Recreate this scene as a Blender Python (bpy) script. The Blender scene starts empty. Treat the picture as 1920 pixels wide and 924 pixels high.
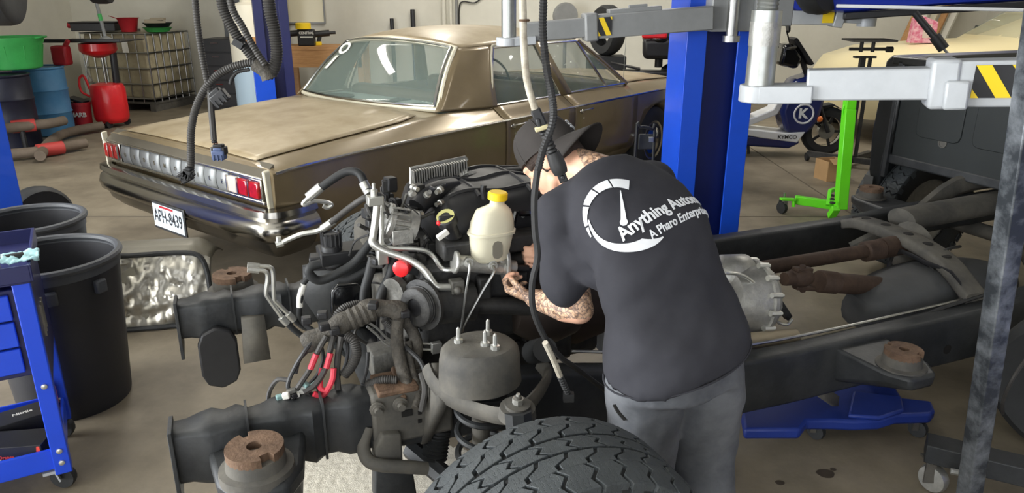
import bpy, bmesh, math, random
from mathutils import Vector, Matrix, noise
from mathutils.bvhtree import BVHTree
random.seed(7)
R = math.radians
scn = bpy.context.scene
C = scn.collection
# ---------------------------------------------------------------- camera
CAM_F, CAM_PITCH, CAM_H = 1390.0, R(19.0), 1.8
cam = bpy.data.cameras.new('camera'); cam.sensor_width = 36; cam.lens = CAM_F/1920*36
cam.clip_start = .02; cam.clip_end = 200
camo = bpy.data.objects.new('camera', cam); C.objects.link(camo)
camo.location = (0, 0, CAM_H); camo.rotation_euler = (math.pi/2-CAM_PITCH, 0, 0)
scn.camera = camo
# ---------------------------------------------------------------- view, world, lights
vs = scn.view_settings
vs.view_transform = 'Standard'; vs.look = 'None'; vs.gamma = 1; vs.use_curve_mapping = False
vs.exposure = 0.55
w = bpy.data.worlds.new('world'); scn.world = w; w.use_nodes = True
bg = w.node_tree.nodes['Background']; bg.inputs['Color'].default_value = (.86, .93, 1, 1); bg.inputs['Strength'].default_value = 1.1
def area(name, loc, target, sx, sy, power, col=(1, 1, 1)):
    l = bpy.data.lights.new(name, 'AREA'); l.shape = 'RECTANGLE'; l.size = sx; l.size_y = sy; l.energy = power; l.color = col
    o = bpy.data.objects.new(name, l); C.objects.link(o); o.location = loc
    o.rotation_euler = (Vector(target)-Vector(loc)).to_track_quat('-Z', 'Y').to_euler()
    return o
# daylight entering through the two open bay doors behind and left of the photographer
area('daylight_side_door', (-7.4, .2, 1.75), (6, .9, 1.0), 5.4, 3.3, 760, (.95, .98, 1))
area('daylight_front_door', (-1.2, -3.35, 1.7), (-.3, 6, .9), 5.6, 3.2, 80, (.97, .98, 1))
LAMPS = [(-3.2, 3.0), (-3.2, 7.6), (1.2, 3.6), (1.2, 8.6), (5.2, 4.0), (5.2, 9.0), (-1.0, 10.6)]
LAMP_W = 34

# ---------------------------------------------------------------- colour and materials
def lin(c):
    return tuple((x/12.92 if x <= .04045 else ((x+.055)/1.055)**2.4) for x in c)
def rgb(r, g, b): return lin((r/255, g/255, b/255))
MATS = {}
def mat(name, col, rough=.5, metal=0, var=.0, vscale=6, bump=0, bscale=60, col2=None, coat=0, trans=0, ior=1.45, emit=0, alpha=1, spec=None, detail=6, thresh=None, stretch=None):
    if name in MATS: return MATS[name]
    m = bpy.data.materials.new(name); m.use_nodes = True
    nt = m.node_tree; b = nt.nodes['Principled BSDF']
    I = b.inputs
    I['Base Color'].default_value = (*col, 1); I['Roughness'].default_value = rough; I['Metallic'].default_value = metal
    I['Coat Weight'].default_value = coat; I['Transmission Weight'].default_value = trans; I['IOR'].default_value = ior
    I['Coat Roughness'].default_value = .08
    if spec is not None: I['Specular IOR Level'].default_value = spec
    if alpha < 1: I['Alpha'].default_value = alpha
    if emit: I['Emission Color'].default_value = (*col, 1); I['Emission Strength'].default_value = emit
    if var or col2 or bump:
        tc = nt.nodes.new('ShaderNodeTexCoord')
        src = tc.outputs['Object']
        if stretch:
            mp = nt.nodes.new('ShaderNodeMapping'); mp.inputs['Scale'].default_value = stretch
            nt.links.new(src, mp.inputs['Vector']); src = mp.outputs['Vector']
    if var or col2:
        n = nt.nodes.new('ShaderNodeTexNoise'); n.inputs['Scale'].default_value = vscale; n.inputs['Detail'].default_value = detail; n.inputs['Roughness'].default_value = .65
        nt.links.new(src, n.inputs['Vector'])
        cr = nt.nodes.new('ShaderNodeValToRGB')
        a, z = (thresh if thresh else (.3, .7))
        cr.color_ramp.elements[0].position = a; cr.color_ramp.elements[1].position = z
        if col2 is None:
            c0 = tuple(x*(1-var) for x in col); c1 = tuple(min(1, x*(1+var)) for x in col)
        else: c0, c1 = col, col2
        cr.color_ramp.elements[0].color = (*c0, 1); cr.color_ramp.elements[1].color = (*c1, 1)
        nt.links.new(n.outputs['Fac'], cr.inputs['Fac']); nt.links.new(cr.outputs['Color'], I['Base Color'])
    if bump:
        n2 = nt.nodes.new('ShaderNodeTexNoise'); n2.inputs['Scale'].default_value = bscale; n2.inputs['Detail'].default_value = 4
        nt.links.new(src, n2.inputs['Vector'])
        bp = nt.nodes.new('ShaderNodeBump'); bp.inputs['Strength'].default_value = bump; bp.inputs['Distance'].default_value = .02
        nt.links.new(n2.outputs['Fac'], bp.inputs['Height']); nt.links.new(bp.outputs['Normal'], I['Normal'])
    MATS[name] = m
    return m

# ---------------------------------------------------------------- mesh builder
def V(*a): return Vector(a)
def basis(d, up=(0, 0, 1)):
    d = Vector(d).normalized(); u = Vector(up)
    if abs(d.dot(u)) > .97: u = Vector((1, 0, 0)) if abs(d.x) < .9 else Vector((0, 1, 0))
    s = d.cross(u).normalized(); t = s.cross(d).normalized()
    return d, s, t
def smoothpath(pts, n=6):
    P = [Vector(p) for p in pts]
    if len(P) < 3: return P
    out = []
    for i in range(len(P)-1):
        p0 = P[i-1] if i else P[0]*2-P[1]; p1 = P[i]; p2 = P[i+1]; p3 = P[i+2] if i+2 < len(P) else P[-1]*2-P[-2]
        for k in range(n):
            t = k/n
            out.append(.5*((2*p1)+(p2-p0)*t+(2*p0-5*p1+4*p2-p3)*t*t+(3*p1-p0-3*p2+p3)*t**3))
    out.append(P[-1]); return out
def resample(P, step):
    P = [Vector(p) for p in P]; L = [0]
    for a, b in zip(P, P[1:]): L.append(L[-1]+(b-a).length)
    n = max(2, int(L[-1]/step)); out = []; j = 0
    for i in range(n+1):
        d = L[-1]*i/n
        while j < len(L)-2 and L[j+1] < d: j += 1
        seg = L[j+1]-L[j]
        out.append(P[j].lerp(P[j+1], (d-L[j])/seg if seg > 1e-9 else 0))
    return out
class B:
    def __init__(s): s.v = []; s.f = []
    def add(s, vs, fs):
        o = len(s.v); s.v += [Vector(p) for p in vs]; s.f += [tuple(i+o for i in f) for f in fs]; return s
    def box(s, c, d, rot=None, taper=None):
        x, y, z = d[0]/2, d[1]/2, d[2]/2; M = rot if rot is not None else Matrix.Identity(3)
        t = taper or (1, 1)
        vs = [V(sx*x*(t[0] if sz > 0 else 1), sy*y*(t[1] if sz > 0 else 1), sz*z) for sz in (-1, 1) for sy in (-1, 1) for sx in (-1, 1)]
        return s.add([M @ p + Vector(c) for p in vs], [(0, 2, 3, 1), (4, 5, 7, 6), (0, 1, 5, 4), (2, 6, 7, 3), (0, 4, 6, 2), (1, 3, 7, 5)])
    def bar(s, a, b, w, h, up=(0, 0, 1)):
        a, b = Vector(a), Vector(b); d, r, t = basis(b-a, up)
        vs = []
        for p in (a, b):
            for x, y in ((-1, -1), (1, -1), (1, 1), (-1, 1)): vs.append(p+r*x*w/2+t*y*h/2)
        return s.add(vs, [(3, 2, 1, 0), (4, 5, 6, 7), (0, 1, 5, 4), (1, 2, 6, 5), (2, 3, 7, 6), (3, 0, 4, 7)])
    def rings(s, rs, cap=True, closed=False):
        n = len(rs[0]); vs = [p for r in rs for p in r]; fs = []
        m = len(rs)
        for i in range(m-1 if not closed else m):
            for k in range(n):
                a = i*n+k; b = i*n+(k+1) % n; c = ((i+1) % m)*n+(k+1) % n; d = ((i+1) % m)*n+k
                fs.append((a, b, c, d))
        if cap and not closed:
            fs.append(tuple(range(n-1, -1, -1))); fs.append(tuple((m-1)*n+k for k in range(n)))
        return s.add(vs, fs)
    def tube(s, pts, r, n=8, smooth=6, cap=True, flat=None, up=(0, 0, 1)):
        P = smoothpath(pts, smooth) if smooth and len(pts) > 2 else [Vector(p) for p in pts]
        rad = r if callable(r) else (lambda t: r)
        m = len(P); rs = []; prev = None
        for i, p in enumerate(P):
            d = (P[min(i+1, m-1)]-P[max(i-1, 0)])
            if d.length < 1e-9: d = V(0, 0, 1)
            if prev is None: _, a, b = basis(d, up)
            else:
                d = d.normalized(); a = prev-d*prev.dot(d)
                a = a.normalized() if a.length > 1e-6 else basis(d, up)[1]
                b = a.cross(d).normalized()
            prev = a; q = rad(i/(m-1))
            fx, fy = flat or (1, 1)
            rs.append([p+(a*math.cos(2*math.pi*k/n)*fx+b*math.sin(2*math.pi*k/n)*fy)*q for k in range(n)])
        return s.rings(rs, cap)
    def corr(s, pts, r, n=8, pitch=.008, amp=.14, smooth=8):
        P = resample(smoothpath(pts, smooth), pitch/2)
        m = len(P); idx = {}
        return s.tube(P, (lambda t: r*(1+amp*(1 if int(round(t*(m-1))) % 2 else -1))), n, 0)
    def lathe(s, prof, c=(0, 0, 0), axis=(0, 0, 1), n=20, cap=True):
        d, a, b = basis(axis); c = Vector(c)
        rs = [[c+d*h+(a*math.cos(2*math.pi*k/n)+b*math.sin(2*math.pi*k/n))*max(r, 1e-4) for k in range(n)] for r, h in prof]
        return s.rings(rs, cap)
    def cyl(s, a, b, r, n=12, r2=None):
        a, b = Vector(a), Vector(b); L = (b-a).length
        return s.lathe([(r, 0), (r if r2 is None else r2, L)], a, b-a, n)
    def prism(s, poly, h, M=None, c=(0, 0, 0)):
        # poly: 2d outline in local xy, extruded +-h/2 along local z
        n = len(poly); M = M if M is not None else Matrix.Identity(3); c = Vector(c)
        vs = [M @ V(x, y, -h/2)+c for x, y in poly]+[M @ V(x, y, h/2)+c for x, y in poly]
        fs = [tuple(range(n-1, -1, -1)), tuple(range(n, 2*n))]+[(k, (k+1) % n, n+(k+1) % n, n+k) for k in range(n)]
        return s.add(vs, fs)
    def grid(s, fn, nu, nv, loopu=False):
        vs = [fn(i/(nu-(0 if loopu else 1)), j/(nv-1)) for i in range(nu) for j in range(nv)]; fs = []
        for i in range(nu if loopu else nu-1):
            for j in range(nv-1):
                a = i*nv+j; b = ((i+1) % nu)*nv+j; fs.append((a, b, b+1, a+1))
        return s.add(vs, fs)
    def ball(s, c, r, n=12, m=8, sc=(1, 1, 1), M=None):
        c = Vector(c); M = M if M is not None else Matrix.Identity(3); rs = []
        for j in range(1, m):
            t = math.pi*j/m
            rs.append([c+M @ V(r*sc[0]*math.sin(t)*math.cos(2*math.pi*k/n), r*sc[1]*math.sin(t)*math.sin(2*math.pi*k/n), r*sc[2]*math.cos(t)) for k in range(n)])
        return s.rings(rs, True)
    def torus(s, c, axis, R_, r, n=24, m=8):
        d, a, b = basis(axis); c = Vector(c); rs = []
        for i in range(n):
            t = 2*math.pi*i/n; e = a*math.cos(t)+b*math.sin(t)
            rs.append([c+e*(R_+r*math.cos(2*math.pi*k/m))+d*r*math.sin(2*math.pi*k/m) for k in range(m)])
        return s.rings(rs, False, True)
    def xf(s, M):
        s.v = [M @ p for p in s.v]; return s
def rotz(a): return Matrix.Rotation(a, 3, 'Z')
def frame3(x, y, z): return Matrix((x, y, z)).transposed()

# ---------------------------------------------------------------- scene objects
ROOTM = {}
def thing(name, label, cat, loc=(0, 0, 0), rz=0, group=None):
    o = bpy.data.objects.new(name, None); C.objects.link(o); o.empty_display_size = .1
    o.location = loc; o.rotation_euler = (0, 0, rz); o['label'] = label; o['category'] = cat
    if group: o['group'] = group
    ROOTM[o.name] = Matrix.Translation(loc) @ Matrix.Rotation(rz, 4, 'Z')
    return o
def finish(me, angle):
    bm = bmesh.new(); bm.from_mesh(me)
    bmesh.ops.recalc_face_normals(bm, faces=bm.faces)
    bm.to_mesh(me); bm.free()
    if angle is not None:
        me.shade_smooth(); me.set_sharp_from_angle(angle=R(angle))
def part(name, b, m, parent=None, world=False, angle=40, bevel=0, solid=0, subsurf=0, label=None, kind=None):
    vs, fs = b.v, b.f
    if world and parent is not None and parent.name in ROOTM:
        Mi = ROOTM[parent.name].inverted(); vs = [Mi @ p for p in vs]
    me = bpy.data.meshes.new(name); me.from_pydata([tuple(p) for p in vs], [], fs); me.update()
    finish(me, angle)
    o = bpy.data.objects.new(name, me); C.objects.link(o)
    if m is not None: me.materials.append(m)
    if parent is not None:
        o.parent = parent
        if parent.name in ROOTM: ROOTM[o.name] = ROOTM[parent.name]
    if solid:
        md = o.modifiers.new('s', 'SOLIDIFY'); md.thickness = solid; md.offset = 0
    if bevel:
        md = o.modifiers.new('b', 'BEVEL'); md.width = bevel; md.segments = 2; md.limit_method = 'ANGLE'; md.angle_limit = R(40); md.harden_normals = False
    if subsurf:
        md = o.modifiers.new('u', 'SUBSURF'); md.levels = subsurf; md.render_levels = subsurf
    if label: o['label'] = label
    if kind: o['kind'] = kind
    return o
def single(name, b, m, label, cat, group=None, **k):
    # one-mesh thing whose origin sits at its base centre
    xs = [p.x for p in b.v]; ys = [p.y for p in b.v]; z0 = min(p.z for p in b.v)
    c = V((min(xs)+max(xs))/2, (min(ys)+max(ys))/2, z0)
    b.v = [p-c for p in b.v]
    o = part(name, b, m, **k); o.location = c
    o['label'] = label; o['category'] = cat
    if group: o['group'] = group
    return o
def struct(name, b, m, **k):
    o = part(name, b, m, **k); o['kind'] = 'structure'; return o
def dup(root, loc, rz, label=None, group=None):
    r = root.copy(); C.objects.link(r); r.location = loc; r.rotation_euler = (0, 0, rz)
    if label: r['label'] = label
    if group: r['group'] = group
    for ch in list(root.children):
        c = ch.copy(); C.objects.link(c); c.parent = r
        for g in list(ch.children):
            d = g.copy(); C.objects.link(d); d.parent = c
    return r
def bake(o):
    # replace an object's mesh by its modified mesh
    dg = bpy.context.evaluated_depsgraph_get(); dg.update()
    me = bpy.data.meshes.new_from_object(o.evaluated_get(dg)); old = o.data
    o.modifiers.clear(); o.data = me
    bpy.data.meshes.remove(old)
    return o
def text_b(s, size, M, c, depth=.001, bold=0, shear=0, spacing=1.0, align='CENTER', xscale=1):
    cu = bpy.data.curves.new('lettering', 'FONT'); cu.body = s; cu.size = size; cu.align_x = align; cu.align_y = 'CENTER'
    cu.extrude = depth/2; cu.offset = bold; cu.shear = shear; cu.space_character = spacing; cu.resolution_u = 3
    o = bpy.data.objects.new('lettering', cu); C.objects.link(o)
    dg = bpy.context.evaluated_depsgraph_get(); dg.update()
    me = bpy.data.meshes.new_from_object(o.evaluated_get(dg))
    b = B(); b.v = [M @ V(v.co.x*xscale, v.co.y, v.co.z)+Vector(c) for v in me.vertices]; b.f = [tuple(p.vertices) for p in me.polygons]
    bpy.data.objects.remove(o); bpy.data.curves.remove(cu); bpy.data.meshes.remove(me)
    return b
class Loc:
    # a local frame on the floor: a = along, l = to the left of it
    def __init__(s, ox, oy, deg):
        s.o = (ox, oy); t = R(deg); s.ang = t; s.f = (math.cos(t), math.sin(t)); s.l = (-s.f[1], s.f[0])
    def w(s, a, b, z): return V(s.o[0]+a*s.f[0]+b*s.l[0], s.o[1]+a*s.f[1]+b*s.l[1], z)
def sight(px, py):
    a = (px-960)/CAM_F; b = -(py-462)/CAM_F; c, s = math.cos(CAM_PITCH), math.sin(CAM_PITCH)
    return V(a, c+b*s, -s+b*c)
def at_y(px, py, Y):
    d = sight(px, py); t = Y/d.y; return V(d.x*t, Y, CAM_H+d.z*t)
def at_z(px, py, z):
    d = sight(px, py); t = (z-CAM_H)/d.z; return V(d.x*t, d.y*t, z)
FR = Loc(-1.14, 2.255, 22)      # truck frame: along it to the rear, left = far side
def fp(px, py, v):
    # point on the upright plane that runs along the truck frame at lateral offset v
    d = sight(px, py); n = FR.l; k = v+FR.o[0]*n[0]+FR.o[1]*n[1]; t = k/(d.x*n[0]+d.y*n[1])
    return V(d.x*t, d.y*t, CAM_H+d.z*t)
def fps(pts, v): return [fp(p[0], p[1], p[2] if len(p) > 2 else v) for p in pts]

# ---------------------------------------------------------------- materials
def M_(): pass
m_conc = mat('concrete_floor', rgb(98, 89, 75), .55, var=0, col2=rgb(140, 130, 112), vscale=2.0, bump=.04, bscale=40, detail=9, thresh=(.3, .72))
m_wall = mat('painted_block_wall', rgb(208, 205, 192), .7, var=.05, vscale=2.5, bump=.03, bscale=90)
m_ceil = mat('ceiling_paint', rgb(225, 224, 218), .8, var=.03)
m_white = mat('white_plastic', rgb(228, 226, 218), .45)
m_black = mat('black_plastic', rgb(34, 34, 36), .45, var=.15, vscale=20)
m_blackg = mat('glossy_black', rgb(16, 17, 19), .18, coat=.4)
m_rubber = mat('black_rubber', rgb(38, 39, 40), .62, var=.2, vscale=14, bump=.05, bscale=120)
m_tread = mat('tyre_tread', rgb(62, 66, 68), .6, var=.18, vscale=25, bump=.25, bscale=160)
m_chrome = mat('chrome', rgb(196, 194, 188), .17, 1)
m_steel = mat('bare_steel', rgb(165, 165, 162), .35, 1, var=.15, vscale=20)
m_alu = mat('cast_aluminium', rgb(176, 175, 170), .45, .75, var=.18, vscale=30, bump=.1, bscale=90)
m_alup = mat('aluminium_pipe', rgb(205, 205, 200), .32, .8, var=.08, vscale=30)
m_galv = mat('galvanised_tube', rgb(178, 180, 176), .38, .85, var=.16, vscale=14)
m_frame = mat('chassis_black', rgb(40, 42, 44), .48, .1, col2=rgb(70, 71, 72), vscale=5, bump=.06, bscale=70, thresh=(.4, .85))
m_frame2 = mat('chassis_dusty', rgb(66, 65, 63), .75, 0, col2=rgb(100, 96, 88), vscale=7, bump=.08, bscale=60)
m_rust = mat('rusty_steel', rgb(78, 60, 47), .8, .2, col2=rgb(124, 99, 80), vscale=22, bump=.2, bscale=90)
m_rustd = mat('brown_rusted_shaft', rgb(56, 43, 35), .75, .15, col2=rgb(82, 64, 52), vscale=12, bump=.1, bscale=70)
m_blue = mat('lift_blue', rgb(20, 74, 196), .36, 0, var=.08, vscale=3, coat=.25)
m_dblue = mat('navy_paint', rgb(32, 36, 82), .4, 0, var=.1, vscale=3, coat=.2)
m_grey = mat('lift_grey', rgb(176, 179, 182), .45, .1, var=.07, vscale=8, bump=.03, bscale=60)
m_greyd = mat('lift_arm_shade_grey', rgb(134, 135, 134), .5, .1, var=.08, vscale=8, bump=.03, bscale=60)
m_yel = mat('yellow', rgb(236, 200, 30), .5)
m_red = mat('red_paint', rgb(214, 32, 38), .35, var=.08, coat=.3)
m_redd = mat('dark_red_plastic', rgb(160, 28, 38), .5, var=.12)
m_green = mat('hoist_green', rgb(104, 222, 34), .42, var=.06, coat=.2)
m_gold = mat('gold_car_paint', rgb(120, 105, 78), .33, .35, col2=rgb(134, 119, 92), vscale=2.5, coat=.45, thresh=(.3, .75))
m_golddust = mat('dusty_gold_paint', rgb(142, 126, 96), .42, .2, col2=rgb(172, 158, 132), vscale=3.2, coat=.12, detail=9, thresh=(.35, .7))
m_cream = mat('cream_trim', rgb(214, 208, 186), .35, .3)
m_glass = mat('tinted_glass', rgb(200, 222, 214), .03, trans=1, ior=1.06, alpha=.42, spec=.7)
m_glass2 = mat('car_glass', rgb(150, 168, 160), .04, alpha=.2, spec=.8)
m_seat = mat('car_seat_vinyl', rgb(92, 78, 62), .6, var=.1)
m_shelf = mat('parcel_shelf', rgb(162, 178, 172), .6, var=.08)
m_skin = mat('skin', rgb(222, 168, 140), .5, col2=rgb(232, 184, 156), vscale=14, bump=.03, bscale=140)
m_shirt = mat('black_cotton', rgb(40, 40, 46), .9, col2=rgb(50, 50, 56), vscale=7, bump=.1, bscale=14)
m_pants = mat('charcoal_work_cloth', rgb(62, 64, 70), .85, col2=rgb(116, 118, 122), vscale=4, bump=.1, bscale=16)  # paler noise tone paints light grey highlights into the charcoal cloth
m_cap = mat('faded_black_cap', rgb(48, 44, 42), .85, var=.12, vscale=20, bump=.05, bscale=200)
m_print = mat('white_print', rgb(226, 228, 232), .7, var=.05, vscale=60)
m_card = mat('cardboard', rgb(176, 142, 100), .8, var=.08)
m_wood = mat('pale_wood', rgb(190, 146, 98), .65, col2=rgb(160, 116, 74), vscale=5, stretch=(1, 12, 12))
m_cable = mat('cable_black', rgb(46, 46, 47), .5, var=.15, vscale=30)
m_cablegrey = mat('dusty_conduit', rgb(60, 58, 56), .6, var=.2, vscale=25)
m_tape = mat('taped_loom', rgb(56, 53, 49), .75, col2=rgb(90, 85, 77), vscale=40, bump=.3, bscale=120)

# fine sipes cut across the tyre blocks
nt = m_tread.node_tree; wv0 = nt.nodes.new('ShaderNodeTexWave'); wv0.label = 'sipes'; wv0.inputs['Scale'].default_value = 26; wv0.inputs['Distortion'].default_value = 5; wv0.inputs['Detail'].default_value = 1; wv0.inputs['Detail Scale'].default_value = 9
tc0 = nt.nodes.new('ShaderNodeTexCoord'); nt.links.new(tc0.outputs['Object'], wv0.inputs['Vector'])
rp0 = nt.nodes.new('ShaderNodeValToRGB'); rp0.color_ramp.elements[0].position = .0; rp0.color_ramp.elements[1].position = .22; nt.links.new(wv0.outputs['Fac'], rp0.inputs['Fac'])
bp0 = nt.nodes.new('ShaderNodeBump'); bp0.inputs['Strength'].default_value = .5; bp0.inputs['Distance'].default_value = .006; nt.links.new(rp0.outputs['Color'], bp0.inputs['Height']); nt.links.new(bp0.outputs['Normal'], nt.nodes['Principled BSDF'].inputs['Normal'])
# ================================================================ room
X0, X1, Y0, Y1, ZC = -7.6, 8.2, -3.6, 13.4, 4.4
struct('floor', B().box(((X0+X1)/2, (Y0+Y1)/2, -.05), (X1-X0+.4, Y1-Y0+.4, .1)), m_conc, angle=None)
struct('ceiling', B().box(((X0+X1)/2, (Y0+Y1)/2, ZC+.05), (X1-X0+.4, Y1-Y0+.4, .1)), m_ceil, angle=None)
struct('wall_back', B().box(((X0+X1)/2, Y1+.1, ZC/2), (X1-X0+.4, .2, ZC)), m_wall, angle=None)
struct('wall_right', B().box((X1+.1, (Y0+Y1)/2, ZC/2), (.2, Y1-Y0, ZC)), m_wall, angle=None)
b = B(); b.box((X0-.1, (3.2+Y1)/2, ZC/2), (.2, Y1-3.2, ZC)); b.box((X0-.1, (Y0-2.8)/2, ZC/2), (.2, -2.8-Y0, ZC)); b.box((X0-.1, .2, (ZC+3.5)/2), (.2, 6.0, ZC-3.5))
struct('wall_left', b, m_wall, angle=None)
b = B(); b.box(((X0-4.2)/2, Y0-.1, ZC/2), (-4.2-X0, .2, ZC)); b.box(((1.8+X1)/2, Y0-.1, ZC/2), (X1-1.8, .2, ZC)); b.box((-1.2, Y0-.1, (ZC+3.5)/2), (6.0, .2, ZC-3.5))
struct('wall_front', b, m_wall, angle=None)
struct('trim_1', B().box(((X0+X1)/2, 6.0, .0015), (X1-X0, .012, .004)), mat('floor_joint', rgb(96, 88, 76), .9), angle=None)
struct('trim_2', B().box((2.9, (Y0+Y1)/2, .0015), (.012, Y1-Y0, .004)), MATS['floor_joint'], angle=None)
# ceiling strip lamps
m_tube = mat('lamp_tube', (1, .98, .93), .5, emit=6)
lamp0 = None
for i, (x, y) in enumerate(LAMPS):
    if lamp0 is None:
        lamp0 = thing('ceiling_lamp', 'white twin tube strip lamp under the garage ceiling', 'lamp', (x, y, ZC-.16), 0, 'strip lamps under the ceiling')
        part('housing', B().box((0, 0, .09), (.3, 2.4, .08)), m_white, lamp0, bevel=.01)
        for sx in (-.08, .08): part('tube', B().cyl((sx, -1.15, .02), (sx, 1.15, .02), .018, 10), m_tube, lamp0)
    else: dup(lamp0, (x, y, ZC-.16), 0)
    area('strip_lamp_light', (x, y, ZC-.2), (x, y, 0), .3, 2.3, LAMP_W*(1.9 if y > 7 else (1 if x < 0 else .4)), (1, .96, .88))
# ================================================================ gold sedan
CAR = Loc(-2.11, 4.627, 51.45)
car = thing('sedan_car', 'gold-brown 1960s four-door sedan seen from its tail, dusty trunk lid and chrome bumper', 'car', (CAR.o[0], CAR.o[1], 0), CAR.ang)
m_gap = mat('dark_gap', rgb(22, 20, 18), .8)
m_inter = mat('car_interior', rgb(70, 62, 52), .7, var=.15)
ST = [  # a, w, zb, zs, zt, zd, zc
    (.02, .985, .42, .835, .872, .872, .882), (.12, 1.0, .36, .85, .885, .884, .90), (.5, 1.0, .32, .865, .915, .91, .945), (1.0, 1.01, .29, .872, .945, .942, .98),
    (1.46, 1.01, .28, .876, .968, .968, 1.0), (1.54, 1.01, .28, .876, .972, .97, 1.0), (1.60, 1.01, .28, .876, .972, .88, .74),
    (2.1, 1.01, .28, .876, .968, .86, .72), (3.2, 1.01, .28, .872, .96, .86, .72), (3.98, 1.005, .28, .868, .952, .86, .74), (4.06, 1.0, .28, .868, .95, .95, .99),
    (4.6, .99, .29, .862, .94, .94, .975), (5.2, .965, .33, .845, .91, .91, .94), (5.38, .93, .40, .82, .88, .88, .90)]
def sec(a):
    a = min(max(a, ST[0][0]), ST[-1][0])
    for p, q in zip(ST, ST[1:]):
        if p[0] <= a <= q[0]:
            t = (a-p[0])/(q[0]-p[0]); _, w_, zb, zs, zt, zd, zc = [x+(y-x)*t for x, y in zip(p, q)]; break
    return [(0, zb), (w_-.12, zb), (w_-.045, zb+.09), (w_-.005, zb+.27), (w_, (zb+.27+zs)/2+.05), (w_-.004, zs), (w_-.05, zs+.022), (w_-.13, zt-.012), (w_-.175, zt), (w_-.2, zd), ((w_-.2)*.55, zd+(zc-zd)*.75), (0, zc)]
def ring(a):
    h = sec(a); return [V(a, y, z) for y, z in h]+[V(a, -y, z) for y, z in reversed(h[1:-1])]
aa = sorted(set([s[0] for s in ST]+[.02+.12*i for i in range(45)]))
body = part('body', B().rings([ring(a) for a in aa if a <= 5.38]), m_gold, car, angle=28)
cut = B()
for a, rr_ in ((1.38, .33), (4.5, .40)):
    for s in (-1, 1): cut.cyl((a, s*.62, .30 if rr_ < .4 else .33), (a, s*1.2, .30 if rr_ < .4 else .33), rr_, 28)
co = part('cutter', cut, None, car); md = body.modifiers.new('c', 'BOOLEAN'); md.object = co; md.operation = 'DIFFERENCE'; md.solver = 'EXACT'
bake(body); bpy.data.objects.remove(co)
if not body.data.materials: body.data.materials.append(m_gold)
for s, an in ((1, 'x'), (-1, 'y')):
    def dpanel(a0, a1, i0=2, i1=8, n=10, e=.006):
        bb = B()
        def fn(u, v):
            a = a0+(a1-a0)*u; h = sec(a); k = i0+v*(i1-i0); i = min(int(k), i1-1); t = k-i
            y = h[i][0]+(h[i+1][0]-h[i][0])*t; z = h[i][1]+(h[i+1][1]-h[i][1])*t
            return V(a, s*(y+e), z+(e*.6 if i >= 6 else 0))
        return bb.grid(fn, n, (i1-i0)*2+1)
    rd = part('rear_door', dpanel(2.05, 2.965), m_gold, car, solid=.005, angle=30)
    fd = part('front_door', dpanel(2.98, 4.06), m_gold, car, solid=.005, angle=30)
    for d, a0 in ((rd, 2.09), (fd, 3.04)):
        bb = B(); bb.tube([(a0, s*1.012, .825), (a0+.02, s*1.035, .832), (a0+.17, s*1.035, .836), (a0+.19, s*1.012, .836)], .009, 8)
        bb.lathe([(.02, 0), (.02, .02), (.012, .03)], (a0+.03, s*1.008, .825), (0, s, 0), 12); bb.lathe([(.013, 0), (.013, .014)], (a0+.06, s*1.008, .765), (0, s, 0), 12)
        part('door_handle', bb, m_chrome, d)
    part('side_trim', B().tube([(a, s*(sec(a)[5][0]+.008), sec(a)[5][1]+.002) for a in (.03, .2, .6, 1.2, 2, 3, 4, 4.6, 5.1, 5.35)], .009, 6, 3), m_chrome, car)
    part('rear_fender_blade', B().add([(-.03, s*.974, .56), (-.03, s*.992, .56), (.0, s*.995, .55), (.0, s*.974, .55), (-.045, s*.966, .862), (-.04, s*.984, .858), (.0, s*.988, .862), (.0, s*.966, .87)], [(0, 1, 2, 3), (4, 5, 6, 7), (0, 1, 5, 4), (1, 2, 6, 5), (2, 3, 7, 6), (3, 0, 4, 7)]), m_cream, car, bevel=.008)
    # C pillar sail
    Wc = smoothpath([(1.50, .80, .985), (1.60, .765, 1.08), (1.77, .70, 1.26), (1.93, .635, 1.392)], 6)
    Dc = smoothpath([(2.095, .885, .965), (2.10, .865, 1.04), (2.15, .79, 1.22), (2.24, .705, 1.398)], 6)
    def sail(u, v):
        i = round(v*(len(Wc)-1)); p = Wc[i].lerp(Dc[i], u); bow = math.sin(math.pi*u)*.02
        return V(p.x, s*(p.y+bow), p.z)
    part('c_pillar', B().grid(sail, 9, len(Wc)), m_gold, car, solid=.012, angle=60)
    # side window frames, pillars and panes
    def gl(a, z): return V(a, s*(.865-(z-.97)*.37), z)
    part('b_pillar', B().add([gl(2.955, .96), gl(3.115, .96), gl(2.9, 1.395), gl(2.775, 1.395)], [(0, 1, 2, 3)]), m_gold, car, solid=.03)
    part('a_pillar', B().tube([gl(4.06, .96), gl(3.73, 1.19), gl(3.42, 1.385)], .022, 8, 4), m_gold, car)
    for nm, q in (('rear_side_pane', [(2.11, .975), (2.955, .965), (2.78, 1.385), (2.25, 1.385), (2.16, 1.22)]), ('front_side_pane', [(3.115, .97), (3.69, .968), (3.40, 1.38), (2.9, 1.385)]), ('vent_pane', [(3.70, .968), (4.03, .965), (3.42, 1.375)])):
        p = part(nm, B().add([gl(*t) for t in q], [tuple(range(len(q)))]), m_glass2, car, solid=.005)
        bb = B(); L = [gl(*t)+V(0, s*.004, 0) for t in q]
        for i in range(len(L)): bb.tube([L[i], L[(i+1) % len(L)]], .009, 6, 0)
        part('window_frame', bb, m_chrome, p)
    part('drip_rail', B().tube([V(2.06, s*.86, 1.0), V(2.12, s*.815, 1.18), V(2.22, s*.725, 1.37), V(2.32, s*.715, 1.405), V(2.9, s*.71, 1.412), V(3.35, s*.70, 1.405)], .010, 6, 4), m_cream, car)
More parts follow.
